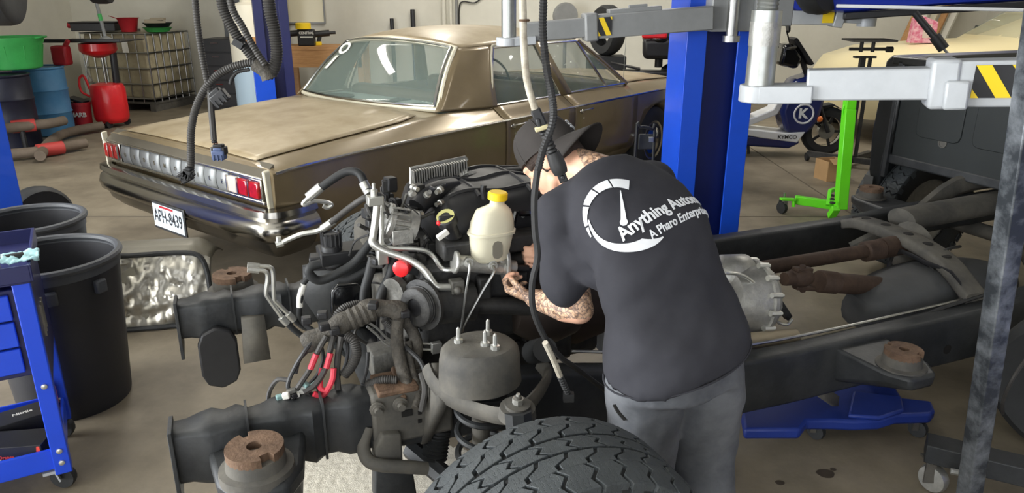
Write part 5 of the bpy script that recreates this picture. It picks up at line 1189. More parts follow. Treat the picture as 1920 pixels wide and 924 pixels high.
single('cardboard_piece', B().prism([(p.x, p.y) for p in cd][::-1], .012, c=(0, 0, .008)), m_card, 'torn piece of tan cardboard on the floor behind the front tyre', 'cardboard')
# ================================================================ lifted truck body, above the picture
cabm = mat('cab_paint', rgb(30, 32, 34), .4, var=.1)
cab = thing('truck_cab', 'dark truck cab raised on the lift arms above the bare frame', 'truck cab', tuple(FR.w(2.6, 0, 2.10)), FR.ang)
part('floor_pan', B().box((0, 0, .06), (2.9, 1.3, .10)), cabm, cab, bevel=.02)
for s in (-1, 1):
    part('rocker', B().box((0, s*.68, .08), (2.9, .14, .20)), cabm, cab, bevel=.03)
    part('inner_fender', B().box((-2.0, s*.78, .38), (1.2, .22, .34)), cabm, cab, bevel=.05)
part('firewall', B().box((-1.42, 0, .42), (.06, 1.4, .70)), cabm, cab, bevel=.02)
rs = []
for x, w_, z in ((-1.45, .74, .75), (-1.2, .74, .9), (-.7, .66, 1.45), (1.0, .66, 1.45), (1.4, .72, .8), (1.42, .72, .2)): rs.append([V(x, -w_, .1), V(x, w_, .1), V(x, w_*.97, z*.6+.05), V(x, w_*.8, z), V(x, -w_*.8, z), V(x, -w_*.97, z*.6+.05)])
part('cab_shell', B().rings(rs), cabm, cab, bevel=.03)
# ---------------------------------------------------------------- hanging wiring
def hang(name, label, base): return thing(name, label, 'cable', tuple(base))
YH = 2.30
h1 = hang('hanging_harness', 'corrugated black wiring loom hanging from above with loose plugs before the trunk lid', at_y(500, 150, YH))
def hy(pts, dy=0): return [at_y(x, y, YH+dy+(0 if len(p_) < 3 else 0)) for p_ in pts for x, y in [p_[:2]]]
for pts, r, dy in (([(362, -130), (366, 0), (375, 80), (386, 140), (395, 180)], .0095, 0), ([(395, 180), (398, 230), (402, 268)], .0085, .0), ([(408, -130), (415, 0), (440, 60), (468, 100), (490, 125)], .015, .02), ([(425, -130), (432, 0), (455, 50), (480, 95), (498, 122)], .010, -.02), ([(500, -130), (504, 0), (515, 60), (519, 105), (510, 135), (495, 140)], .0175, 0), ([(497, 124), (470, 118), (430, 128), (398, 150), (372, 190), (359, 240), (358, 300), (357, 325)], .0115, 0), ([(468, 130), (445, 135), (434, 148), (432, 158)], .006, .01)):
    part('conduit', B().corr(hy(pts, dy), r, 9, .0075, .10), m_cablegrey if r > .009 else m_cable, h1, world=True)
part('splice_wrap', B().tube(hy([(478, 118), (498, 132), (506, 148)]), .024, 10, 4), m_tape, h1, world=True)
part('splice_wrap', B().tube(hy([(394, 172), (397, 215), (401, 262)]), .0100, 8, 4), m_cablegrey, h1, world=True)
def plug(px, py, w_, h_, rot, m, root, dy=-.01):
    M = Matrix.Rotation(rot, 3, 'Y'); c = at_y(px, py, YH+dy); z = c.y/1390*1.0
    pg = part('plug', B().box(c, (w_, .03, h_), M).box(c+M @ V(0, 0, h_*.6), (w_*.7, .024, h_*.4), M), m, root, world=True, bevel=.004)
    for k in range(3): part('plug_rib', B().box(c+M @ V((k-1)*w_*.3, -.016, -h_*.25), (w_*.1, .006, h_*.6), M), m, pg, world=True)
    return pg
plug(413, 184, .052, .038, R(-35), m_black, h1); plug(411, 290, .040, .030, 0, mat('blue_grey_plug', rgb(70, 84, 120), .5), h1); plug(411, 282, .046, .026, 0, m_black, h1, -.005)
plug(348, 330, .040, .034, R(60), m_black, h1); plug(352, 326, .03, .03, R(20), m_black, h1)
for k, c in enumerate((rgb(190, 90, 60), rgb(220, 210, 190), rgb(120, 60, 40))): part('plug_wire', B().tube(hy([(401+k*3, 266), (404+k*3, 280)]), .002, 5, 0), mat('wire_col%d' % k, c, .5), h1, world=True)
part('retainer_clip', B().box(at_y(447, 82, YH-.01), (.03, .02, .02), Matrix.Rotation(.6, 3, 'Y')).torus(at_y(455, 72, YH+.02), (.5, 0, -1), .018, .004, 14, 6), m_black, h1, world=True)
YW = 1.86
def wy(pts, Y=YW): return [at_y(p[0], p[1], p[2] if len(p) > 2 else Y) for p in pts]
h2 = hang('hanging_harness', 'dirty white cable with black plug hanging in front of the mechanic cap', at_y(1020, 230, YW))
part('white_cable', B().tube(wy([(975, -130), (980, 0), (982, 80), (988, 150), (1003, 205)]), .0095, 10, 6), mat('dirty_white_cable', rgb(206, 200, 184), .6, col2=rgb(150, 140, 124), vscale=30), h2, world=True)
part('cable_tie', B().torus(at_y(983, 38, YW), (0, 0, 1), .011, .003, 12, 5), m_rust, h2, world=True)
part('plug_body', B().bar(at_y(1003, 205, YW), at_y(1022, 245, YW), .028, .026).bar(at_y(1008, 222, YW-.012), at_y(1014, 246, YW-.012), .012, .012), m_black, h2, world=True, bevel=.004)
part('plug_lock', B().box(at_y(1016, 240, YW-.012), (.036, .016, .012), Matrix.Rotation(-.3, 3, 'Y')), mat('beige_lock', rgb(200, 190, 150), .5), h2, world=True, bevel=.003)
part('strain_relief', B().corr(wy([(1020, 245), (1030, 270), (1038, 290)]), .0125, 10, .010, .15), m_cable, h2, world=True)
part('rubber_boot', B().tube(wy([(1036, 286), (1046, 310), (1052, 325)]), lambda t: .017+.004*math.sin(t*3), 12, 4), m_cable, h2, world=True)
part('ring_terminal', B().box(at_y(1054, 331, YW), (.022, .012, .03), Matrix.Rotation(-.4, 3, 'Y')).lathe([(.006, 0), (.006, .01)], at_y(1055, 332, YW-.008), (0, -1, 0), 8), m_black, h2, world=True, bevel=.003)
h3 = hang('hanging_cable', 'long black ribbed cable hanging past the mechanic arm down to the frame rail', at_y(1010, 460, 1.78))
part('cable', B().corr(wy([(1022, -130, 1.9), (1019, 0, 1.9), (1018, 60, 1.9), (1025, 130, 1.88), (1036, 190, 1.84), (1036, 230, 1.8), (1020, 275, 1.79), (1008, 320, 1.78)]), .0095, 8, .0075, .10), m_cable, h3, world=True)
part('cable', B().tube(wy([(1008, 318, 1.78), (1002, 370, 1.78), (1003, 430, 1.78), (1008, 480, 1.78), (998, 530, 1.78), (1000, 580, 1.79), (1020, 630, 1.82), (1050, 668, 1.9), (1080, 690, 2.05), (1140, 735, 2.25)]), .0085, 8, 8), m_cable, h3, world=True)
part('white_tail', B().tube(wy([(1022, 642, 1.80), (1038, 675, 1.83), (1050, 705, 1.85)]), .0085, 8, 5), MATS['dirty_white_cable'], h3, world=True)
part('tail_conduit', B().corr(wy([(1050, 705, 1.85), (1066, 740, 1.86)]), .009, 8, .008, .12).box(at_y(1066, 744, 1.86), (.03, .02, .025)), m_cable, h3, world=True)
# ================================================================ left background
def col_(name, *a, **k): return column(name, *a, **k)
c3 = column('lift_column', 'blue lift column at the left picture edge behind the tool cart', -3.30, 4.42, R(-30), m_blue, 3.6, .40, .30, m_blued)
lw = thing('car_wheel', 'small black wheel standing on the floor beside the left blue column', 'wheel', (-3.42, 5.15, 0))
part('tyre', B().lathe([(.14, -.06), (.21, -.07), (.235, -.04), (.24, 0), (.235, .04), (.21, .07), (.14, .06)], (0, 0, .24), (.85, -.5, 0), 30), m_rubber, lw)
part('rim', B().lathe([(.15, .03), (.14, .06), (.10, .03), (.0, .04)], (0, 0, .24), (.85, -.5, 0), 24), m_frame, lw)
def drum(name, label, x, y, m, Rr=.29, Hh=.88):
    t = thing(name, label, 'barrel', (x, y, 0))
    part('shell', B().lathe([(Rr-.02, 0), (Rr, .02), (Rr, .28), (Rr+.012, .295), (Rr, .31), (Rr, .57), (Rr+.012, .585), (Rr, .60), (Rr, Hh-.04), (Rr-.02, Hh-.02)], n=36), m, t)
    part('rim', B().torus((0, 0, Hh-.015), (0, 0, 1), Rr-.005, .014, 36, 8), m, t)
    part('lid', B().lathe([(Rr-.02, Hh-.05), (Rr-.02, Hh-.03)], n=36), m, t)
    return t
drum('steel_drum', 'dark navy steel drum at the left edge below the green tub', -6.05, 8.95, mat('drum_navy', rgb(30, 32, 48), .45, var=.15))
drum('plastic_drum', 'faded sky blue plastic drum next to the navy drum', -6.15, 9.85, mat('drum_blue', rgb(62, 122, 170), .5, col2=rgb(92, 146, 186), vscale=3))
m_tub = mat('tub_green', rgb(62, 170, 84), .5, var=.1)
tb_ = thing('wash_tub', 'round green plastic tub resting on top of the drums', 'tub', (-6.12, 9.38, .895))
part('tub_body', B().lathe([(.25, 0), (.27, .01), (.31, .28), (.345, .38), (.36, .38), (.36, .365), (.325, .28), (.285, .02), (0, .02)], n=40), m_tub, tb_)
for s in (-1, 1): part('tub_handle', B().tube([(s*.345, -.08, .37), (s*.41, -.05, .38), (s*.41, .05, .38), (s*.345, .08, .37)], .012, 8), m_tub, tb_)
for k in range(10): part('tub_rib', B().bar((math.cos(k*.628)*.275, math.sin(k*.628)*.275, .02), (math.cos(k*.628)*.325, math.sin(k*.628)*.325, .28), .01, .012), m_tub, tb_)
single('fuel_jug', B().box((-5.93, 10.05, 1.0), (.20, .16, .25)).cyl((-5.88, 10.05, 1.1), (-5.80, 10.05, 1.2), .03, 10), m_redd, 'dark red jug behind the green tub on the blue drum', 'jug', bevel=.03)
# waste oil drainer
od = thing('oil_drainer', 'red waste oil drainer tank with funnel bowl and black square tray', 'oil drainer', (-5.62, 10.45, 0))
part('tank', B().lathe([(.18, .06), (.215, .10), (.225, .14), (.225, .52), (.20, .58), (.12, .60), (.0, .60)], n=32), m_red, od)
part('pole', B().cyl((0, 0, .6), (0, 0, .98), .02, 12), m_chrome, od)
part('side_pole', B().cyl((.12, .04, .6), (.14, .04, 1.0), .045, 12), m_black, od)
part('funnel_bowl', B().lathe([(.05, .94), (.20, 1.0), (.235, 1.04), (.235, 1.13), (.21, 1.13), (.19, 1.05), (.03, .97)], (-.03, 0, 0), n=32, cap=False), m_red, od, solid=.004)
part('drip_tray', B().prism([(-.52, -.36), (.50, -.30), (.50, .36), (-.50, .34)], .015, c=(-.05, 0, 1.165)).box((-.05, -.34, 1.185), (1.02, .02, .04)), m_black, od, bevel=.006)
part('handle', B().tube([(-.20, -.1, .42), (-.30, -.12, .50), (-.30, -.12, .66), (-.24, -.1, .70), (-.19, -.1, .52)], .016, 8), m_red, od)
for a in (40, 160, 280): part('wheel', B().lathe([(.05, -.015), (.05, .015)], (math.cos(R(a))*.18, math.sin(R(a))*.18, .05), (math.cos(R(a+60)), math.sin(R(a+60)), 0), 14), m_rubber, od)
part('hose', B().tube([(-.12, -.1, .62), (-.16, -.15, .8), (-.12, -.12, .98)], .008, 6), m_steel, od)
tp = thing('telescoping_pole', 'thin grey steel pole with green band standing on the black drip tray', 'pole', (-5.50, 10.40, 1.175))
part('rod', B().cyl((0, 0, .03), (-.06, 0, .75), .022, 12), m_greyd, tp); part('green_band', B().cyl((-.018, 0, .25), (-.026, 0, .34), .026, 12), m_tub, tp); part('foot', B().lathe([(.09, 0), (.08, .02), (.03, .05)], n=16), m_greyd, tp)
bk_ = thing('bucket', 'red plastic bucket with white letters beside the oil drainer', 'bucket', (-5.94, 10.28, 0))
part('pail', B().lathe([(.11, 0), (.125, .32), (.133, .32), (.133, .36), (.12, .36), (.105, .02), (0, .02)], n=28), m_redd, bk_)
part('letters', text_b('HARB', .085, frame3((1, 0, 0), (0, 0, 1), (0, -1, 0)), (.02, -.128, .20), .012, .001), m_white, bk_)
part('dust_pan', B().box((-.02, .0, .39), (.22, .18, .03), Matrix.Rotation(.3, 3, 'Y')).bar((-.12, -.1, .42), (.0, -.12, .34), .02, .02), m_black, bk_, bevel=.006)
# caged liquid tote
tt = thing('liquid_tote', 'dirty white caged liquid tote with drain pans on top by the wall', 'tank', (-5.60, 11.75, 0), R(166))
# local x runs along the left face, y along the right face (towards -y world-back)
m_tote = mat('tote_plastic', rgb(168, 158, 130), .5, col2=rgb(110, 100, 80), vscale=2.2, thresh=(.4, .75))
part('bottle', B().box((.60, -.5, .68), (1.16, .96, 1.02)), m_tote, tt, bevel=.06)
part('pallet', B().box((.6, -.5, .13), (1.2, 1.0, .03)).box((.06, -.5, .06), (.1, 1.0, .12)).box((.6, -.5, .06), (.1, 1.0, .12)).box((1.14, -.5, .06), (.1, 1.0, .12)), m_frame2, tt)
for z in (.20, .42, .66, .90, 1.18): part('cage_hoop', B().tube([(0, 0, z), (1.2, 0, z), (1.2, -1, z), (0, -1, z), (0, 0, z)], .013, 8, 0), m_steel, tt)
for i in range(7):
    for f in ((lambda t: (t*1.2, 0)), (lambda t: (0, -t)), (lambda t: (t*1.2, -1)), (lambda t: (1.2, -t))):
        if i == 0 and f(1)[1] == 0: pass
        x, y = f(i/6); part('cage_bar', B().cyl((x, y, .14), (x, y, 1.18), .010, 6), m_steel, tt)
part('top_lid', B().lathe([(.09, 1.19), (.09, 1.23)], (.6, -.5, 0), n=20), m_frame2, tt)
part('label_tag', B().box((.38, .02, .98), (.10, .01, .16)), m_white, tt)
TT = ROOTM[tt.name]
def tw(x, y, z): return tuple(TT @ V(x, y, z))
o = thing('drain_pan', 'flat black oil drain pan with red cap on the tote', 'pan', tw(.95, -.15, 1.20), R(5))
part('pan', B().box((0, 0, .075), (.66, .45, .12)).box((0, 0, .14), (.70, .49, .02)), m_black, o, bevel=.02); part('cap', B().lathe([(.045, 0), (.045, .05)], (-.36, -.1, .10), (-1, 0, 0), 14), m_redd, o)
o = thing('tub', 'small red plastic tub beside the drain pan on the tote', 'tub', tw(.44, -.2, 1.20))
part('tub', B().lathe([(.11, 0), (.15, .19), (.17, .21), (.14, .20), (.10, .01), (0, .01)], n=24), m_redd, o); part('spout', B().add([(-.16, 0, .20), (-.1, -.12, .2), (-.26, -.06, .24)], [(0, 1, 2)]), m_redd, o, solid=.01)
for k, (x, z, m, lb) in enumerate(((.04, 1.20, m_tub, 'dark green drain pan lowest in the pile at the tote corner'), (.03, 1.27, m_black, 'black drain pan stacked on the green pan on the tote'))):
    o = thing('drain_pan', lb, 'pan', tw(x, -.35-.0*k, z), R(10*k)); part('pan', B().lathe([(.16, 0), (.21, .06), (.225, .065), (.20, .05), (.15, .008), (0, .008)], n=28), m, o)
single('paper_stack', B().box(Vector(tw(.08, -.36, 1.35)), (.30, .22, .06), rotz(.4)).box(Vector(tw(.02, -.36, 1.39)), (.2, .16, .03), rotz(.2)), mat('oily_paper', rgb(150, 140, 120), .8), 'pile of oily papers on the stacked drain pans', 'paper')
# black tool chest and cabinet
tch = thing('tool_chest', 'black steel tool chest with drawers right of the tote', 'tool chest', (-4.42, 11.9, 0), R(-8))
part('case', B().box((0, .25, .55), (.86, .5, 1.1)), m_black, tch, bevel=.01)
for k in range(5):
    d_ = part('drawer', B().box((0, -.01, .16+.21*k), (.80, .02, .19)), m_black, tch, bevel=.004)
    for x in (-.2, .2): part('handle', B().bar((x-.06, -.03, .20+.21*k), (x+.06, -.03, .20+.21*k), .012, .018), m_chrome, d_)
cbn = thing('wall_cabinet', 'tall dark grey cabinet standing behind the black tool chest', 'cabinet', (-4.25, 12.85, 0))
part('case', B().box((0, 0, 1.1), (.9, .5, 2.2)), mat('cabinet_grey', rgb(72, 74, 76), .5, var=.08), cbn, bevel=.01)
part('door', B().box((.2, -.26, 1.1), (.46, .02, 2.1)), MATS['cabinet_grey'], cbn, bevel=.006); part('handle', B().cyl((.0, -.29, 1.3), (.0, -.29, 1.65), .02, 8), m_white, cbn)
for z in (1.42, 1.62, 1.82): part('shelf', B().box((-.33, -.28, z), (.22, .1, .02)), m_steel, cbn)
for z in (1.43, 1.63, 1.83): part('folder', B().box((-.33, -.29, z+.07), (.16, .06, .13)), m_white, cbn)
wtk = thing('white_tank', 'white cylindrical tank with pale blue lower half behind the blue column', 'tank', (-3.72, 10.9, 0))
part('tank_body', B().lathe([(.26, .02), (.27, .06), (.27, .85)], n=30), mat('pale_blue_plastic', rgb(176, 198, 214), .5), wtk)
part('tank_top', B().lathe([(.27, .85), (.27, 1.5), (.20, 1.62), (.08, 1.66), (.08, 1.72)], n=30), mat('cream_plastic', rgb(222, 216, 198), .5), wtk)
part('label', B().box((.12, -.26, 1.15), (.2, .03, .10), rotz(.4)), mat('orange_label', rgb(196, 140, 80), .6), wtk)
part('valve', B().cyl((0, 0, 1.72), (0, 0, 1.85), .03, 10).ball((.12, 0, 1.82), .05), m_redd, wtk)
c4 = column('lift_column', 'dark navy lift column behind the sedan trunk, left of the whiteboard', -3.02, 9.7, R(20), m_dblue, 3.6, .40, .32, m_dblue)
part('foot_guard', B().box((-.16, -.22, .45), (.24, .14, .9)), m_blue, c4, bevel=.006)
# back wall things
wbx = at_y(565, 5, Y1-.02)
wb_ = thing('whiteboard', 'cream whiteboard with thin frame on the back wall above the sedan', 'whiteboard', (wbx.x, Y1-.03, wbx.z-.35))
part('board', B().box((0, 0, .45), (.74, .02, .86)), mat('board_cream', rgb(216, 208, 180), .4), wb_)
part('frame', B().box((0, -.01, .02), (.78, .04, .025)).box((.385, -.005, .45), (.02, .03, .88)).box((-.385, -.005, .45), (.02, .03, .88)), m_greyd, wb_)
bn = at_y(600, 125, 12.4)
wbn = thing('work_bench', 'pale wooden bench against the back wall behind the sedan', 'bench', (bn.x+.1, 12.5, 0))
part('top', B().box((0, 0, .94), (1.3, .6, .06)), m_wood, wbn, bevel=.004); part('apron', B().box((0, -.28, .78), (1.25, .03, .28)), m_wood, wbn)
for x in (-.6, .6):
    for y in (-.25, .25): part('leg', B().box((x, y, .455), (.09, .09, .91)), m_wood, wbn)
jp = thing('jug', 'black jug with yellow cap and white lettering on the wooden bench', 'jug', (at_y(577, 95, 12.3).x, 12.3, .97))
part('bottle', B().box((0, 0, .13), (.26, .14, .26)), m_black, jp, bevel=.02); part('cap', B().lathe([(.12, .26), (.12, .35), (.10, .355)], (-.04, 0, 0), n=16), m_yel, jp)
part('lettering', text_b('CENTRAL', .055, frame3((1, 0, 0), (0, 0, 1), (0, -1, 0)), (.02, -.071, .20), .002, .001), m_white, jp)
part('lettering_bar', B().box((.02, -.071, .14), (.2, .003, .02)), m_white, jp)
def drill(x, y, lb):
    t = thing('power_drill', lb, 'power tool', (x, y, .97), R(20)); part('motor_body', B().cyl((-.16, 0, .17), (.1, 0, .19), .05, 12).cyl((.1, 0, .19), (.2, 0, .195), .025, 10), m_black, t); part('grip', B().bar((-.05, 0, .15), (-.09, 0, .03), .04, .06), m_black, t, bevel=.01); part('battery', B().box((-.1, 0, .03), (.13, .08, .06)), m_yel, t, bevel=.01)
drill(at_y(546, 95, 12.3).x, 12.45, 'black and yellow cordless drill left of the jug on the bench'); drill(at_y(606, 85, 12.4).x, 12.45, 'black power tool right of the jug on the bench')
for px, y0, y1, r, lb in ((734, 35, 60, .035, 'short black pipe leaning on the back wall behind the sedan roof'), (773, 18, 60, .04, 'taller black pipe leaning on the back wall behind the sedan roof')):
    p = at_y(px, y0, Y1-.1); single('black_pipe', B().cyl((p.x+.05, Y1-.35, 0), (p.x, Y1-.08, p.z), r, 12), m_black, lb, 'pipe')
for k, px in enumerate((832, 845, 856)):
    p = at_y(px, 20, Y1-.05); single('wall_conduit', B().cyl((p.x, Y1-.05, .0), (p.x, Y1-.05, ZC-.02), .04-.008*k, 10), m_wall if k < 2 else m_greyd, ('leftmost', 'middle', 'rightmost')[k]+' of the three upright conduits on the back wall', 'pipe', 'conduits on the back wall')
single('wall_cable', B().tube([at_y(861, 60, Y1-.03), at_y(861, 15, Y1-.03), at_y(868, 3, Y1-.03), at_y(890, 5, Y1-.03), at_y(905, -6, Y1-.03)], .012, 6), m_black, 'black cable curving across the back wall beside the conduits', 'cable')
p = at_y(1060, 30, 13.0); fan = thing('floor_fan', 'grey shop fan head showing above the lift arm by the back wall', 'fan', (p.x, 13.0, 0))
part('stand', B().cyl((0, 0, 0), (0, 0, 1.3), .03, 10).lathe([(.25, 0), (.22, .03), (.04, .06)], n=20), m_greyd, fan); part('blade_guard', B().lathe([(.05, -.05), (.20, -.05), (.22, 0), (.20, .06), (.05, .06)], (0, 0, p.z), (.2, -1, 0), 24), m_greyd, fan)
p = at_y(1136, 110, 10.4); single('upright_tyre', B().lathe([(.20, -.09), (.30, -.10), (.33, -.05), (.33, .05), (.30, .10), (.20, .09)], (p.x, 10.4, 1.30), (.9, .45, 0), 30, False).box((p.x, 10.4, .49), (.5, .4, .96)), m_rubber, 'black tyre standing on a dark box behind the sedan windshield', 'tyre')
# floor hoses with red couplers
for k, (pts, red) in enumerate((([(0, 243), (18, 240), (60, 235), (95, 231), (120, 226)], (22, 238, 66, 234)), ([(75, 292), (90, 270), (112, 254), (140, 245), (165, 240), (192, 236)], None), ([(0, 290), (40, 287), (70, 284), (110, 277), (160, 268)], (70, 283, 118, 276)))):
    t = thing('exhaust_hose', ('grey exhaust hose with red coupler in front of the drums', 'bent grey exhaust hose lying across the floor by the red bucket', 'lowest grey exhaust hose with red coupler near the sedan bumper')[k], 'hose', tuple(at_z(pts[0][0], pts[0][1]+3, 0)))
    part('hose', B().tube([at_z(x, y, .30 if k == 0 else .08) for x, y in pts], .058, 12, 6), mat('hose_taupe', rgb(104, 92, 80), .8, var=.15, vscale=9), t, world=True)
    if k == 0: part('hook_stand', B().cyl(at_z(40, 237, .30)-V(0, 0, .30), at_z(40, 237, .30), .03, 8), m_black, t, world=True)
    if red: part('coupler', B().cyl(at_z(red[0], red[1], .30 if k == 0 else .085), at_z(red[2], red[3], .30 if k == 0 else .085), .075, 14), mat('faded_red', rgb(176, 62, 58), .6), t, world=True)
# raised car at upper left: only its hanging wheels reach into view
rc = thing('raised_car', 'raised vehicle at the upper left, only its tyres in view', 'car', (-4.3, 7.4, 1.55))
for (x, y, zb) in ((-4.16, 6.35, 1.53), (-4.72, 9.0, 1.66), (-5.8, 6.1, 1.57), (-6.2, 8.8, 1.66)):
    wv_ = part('wheel', B().lathe([(.18, -.09), (.28, -.11), (.325, -.09), (.335, -.04), (.335, .04), (.325, .09), (.28, .11), (.18, .09)], V(x, y, zb+.335), (.97, .2, 0), 36), m_rubber, rc, world=True)
    part('rim', B().lathe([(.19, -.05), (.19, .06), (.08, .08), (0, .08)], V(x, y, zb+.335), (.97, .2, 0), 24), m_steel, wv_, world=True)
rs = []
for y, z, h in ((5.4, 2.1, .3), (5.7, 1.98, .6), (7.0, 1.95, .65), (8.2, 1.95, .65), (9.5, 2.0, .6), (9.9, 2.15, .3)): rs.append([V(-5.9-(y-6.3)*.16, y, z), V(-4.3-(y-6.3)*.16, y, z), V(-4.2-(y-6.3)*.16, y, z+h*.5), V(-4.4-(y-6.3)*.16, y, z+h), V(-5.8-(y-6.3)*.16, y, z+h), V(-6.0-(y-6.3)*.16, y, z+h*.5)])
part('underbody', B().rings(rs), m_frame, rc, world=True, bevel=.05)
part('axle', B().cyl((-5.8, 6.1, 1.905), (-4.28, 6.35, 1.905), .05, 10).cyl((-6.2, 8.8, 1.995), (-4.72, 9.0, 1.995), .05, 10), m_frame, rc, world=True)
# ================================================================ right background
# black motorcycle behind the blue column, with a red and black top case
mo = thing('motorcycle', 'black motorcycle behind the blue lift column carrying a top case', 'motorcycle', (1.95, 9.45, 0), R(-8))
for x, nm in ((-.55, 'rear_wheel'), (.75, 'front_wheel')):
    w0 = part(nm, B().lathe([(.20, -.05), (.27, -.055), (.30, -.03), (.30, .03), (.27, .055), (.20, .05)], (x, 0, .30), (0, 1, 0), 30, False), m_rubber, mo)
    part('rim', B().lathe([(.205, -.03), (.205, .03)], (x, 0, .3), (0, 1, 0), 24, False).bar((x-.2, 0, .3), (x+.2, 0, .3), .02, .02).bar((x, 0, .1), (x, 0, .5), .02, .02), m_eng2, w0, solid=.006)
part('engine', B().box((.12, 0, .42), (.42, .26, .30)).cyl((.2, -.16, .42), (.2, .16, .42), .11, 16), m_eng2, mo, bevel=.02)
part('tank', B().ball((.18, 0, .86), 1, 16, 10, (.28, .15, .13)), m_blackg, mo)
part('seat', B().box((-.30, 0, .82), (.6, .24, .09)), m_black, mo, bevel=.03)
part('fork', B().cyl((.76, .07, .30), (.48, .07, 1.02), .022, 10).cyl((.76, -.07, .30), (.48, -.07, 1.02), .022, 10), m_chrome, mo)
part('handlebar', B().tube([(.40, -.34, 1.08), (.48, -.1, 1.04), (.48, .1, 1.04), (.40, .34, 1.08)], .014, 8), m_black, mo)
part('headlight', B().lathe([(.02, 0), (.08, .04), (.09, .10), (.0, .11)], (.52, 0, .94), (1, 0, 0), 16), m_blackg, mo)
part('swing_arm', B().bar((0, .08, .36), (-.55, .08, .30), .03, .05).bar((0, -.08, .36), (-.55, -.08, .30), .03, .05), m_black, mo)
part('rack', B().bar((-.35, 0, .88), (-.72, 0, .95), .16, .02), m_black, mo)
p = at_y(1236, 100, 9.5)
tcx = thing('top_case', 'black motorcycle top case with red reflector lid', 'case', (p.x, 9.5, 1.0), R(-8))
part('shell', B().box((0, 0, .13), (.40, .40, .24), None, (1.06, 1.06)), m_black, tcx, bevel=.05); part('lid', B().ball((0, 0, .25), 1, 18, 10, (.22, .22, .13)), m_blackg, tcx); part('reflector', B().box((-.08, -.205, .30), (.30, .05, .08)), m_red, tcx, bevel=.02)
part('bracket', B().cyl((0, 0, -.10), (0, 0, .02), .05, 10), m_black, tcx)
# blue and white scooter facing right
SC = Loc(2.75, 8.55, -3)
sc_ = thing('scooter', 'blue and white step-through scooter with round emblem facing right', 'scooter', (SC.o[0], SC.o[1], 0), SC.ang)
m_scb = mat('scooter_blue', rgb(28, 40, 96), .25, coat=.5); m_scw = mat('scooter_white', rgb(226, 228, 230), .3, coat=.3)
for x, nm in ((-.55, 'rear_wheel'), (.86, 'front_wheel')):
    w0 = part(nm, B().lathe([(.17, -.05), (.24, -.06), (.275, -.035), (.28, 0), (.275, .035), (.24, .06), (.17, .05)], (x, 0, .28), (0, 1, 0), 30, False), m_rubber, sc_)
    part('rim', B().lathe([(.175, -.03), (.175, .03), (.17, .03), (.17, -.03)], (x, 0, .28), (0, 1, 0), 24, False).lathe([(.09, -.035), (.09, .035)], (x, 0, .28), (0, 1, 0), 18), m_steel, w0)
    for k in range(5): part('spoke', B().bar((x, -.02, .28), (x+math.cos(k*1.257)*.17, -.02, .28+math.sin(k*1.257)*.17), .02, .03), m_black, w0)
XZ = frame3((1, 0, 0), (0, 0, 1), (0, -1, 0))
part('floorboard', B().prism([(-.42, .14), (.42, .10), (.54, .16), (.50, .24), (-.42, .26)], .34, XZ), m_scb, sc_, bevel=.03)
part('floor_trim', B().prism([(-.46, .32), (.10, .22), (.50, .17), (.58, .30), (.36, .28), (-.40, .36)], .36, XZ), m_scw, sc_, bevel=.012)
part('front_shield', B().prism([(.36, .28), (.60, .26), (.72, .42), (.76, .70), (.62, .94), (.38, .86), (.28, .52)], .36, XZ), m_scb, sc_, bevel=.05)
part('shield_trim', B().prism([(.55, .93), (.70, .80), (.74, .80), (.66, .96)], .34, XZ), m_scw, sc_, bevel=.015)
part('leg_shield', B().prism([(-.20, .28), (.26, .48), (.38, .74), (.32, .78), (.20, .54), (-.26, .33)], .26, XZ), m_scw, sc_, bevel=.015)
part('seat', B().prism([(-.85, .74), (-.15, .70), (-.10, .76), (-.50, .84), (-.88, .86)], .28, XZ), m_black, sc_, bevel=.04)
part('rear_body', B().prism([(-.80, .45), (-.28, .42), (-.18, .70), (-.85, .76)], .30, XZ), m_scb, sc_, bevel=.04)
part('fork', B().cyl((.86, -.09, .28), (.60, -.08, .86), .025, 10).cyl((.86, .09, .28), (.60, .08, .86), .025, 10).cyl((.62, 0, .8), (.42, 0, 1.24), .03, 10), m_black, sc_)
part('front_fender', B().prism([(.62, .40), (.70, .56), (.88, .60), (1.02, .52), (.90, .57), (.74, .52)], .14, XZ), m_black, sc_, bevel=.01)
ck = part('cockpit', B().prism([(.22, 1.02), (.42, .98), (.48, 1.10), (.34, 1.26), (.24, 1.24)], .26, XZ), m_blackg, sc_, bevel=.04)
part('handlebar', B().tube([(.22, -.36, 1.22), (.36, -.15, 1.22), (.36, .15, 1.22), (.22, .36, 1.22)], .016, 8), m_black, sc_)
part('visor', B().prism([(.34, 1.30), (.38, 1.32), (.60, 1.04), (.56, 1.02)], .24, XZ), m_black, sc_, bevel=.008)
for s in (-1, 1): part('mirror', B().cyl((.28, s*.26, 1.22), (.20, s*.30, 1.40), .008, 6).lathe([(.06, 0), (.065, .01), (.06, .02)], (.20, s*.30, 1.44), (1, 0, .2), 16), m_black, sc_)
part('turn_signal', B().ball((.72, -.16, .44), .035), mat('amber_lens', rgb(226, 120, 50), .3), sc_)
em = part('emblem', B().torus((.53, -.187, .50), (0, 1, 0), .105, .011, 28, 6), m_scw, sc_)
part('emblem_letter', text_b('K', .15, XZ, (.52, -.192, .50), .004, .006), m_scw, em)
part('lettering', text_b('KYMCO', .060, XZ, (.38, -.186, .235), .003, .0008), m_black, sc_)
part('kick_stand', B().bar((-.05, -.1, .26), (-.02, -.14, .03), .02, .03), m_black, sc_)
part('swing_engine', B().box((-.50, .0, .34), (.4, .2, .18)), m_eng, sc_, bevel=.03)
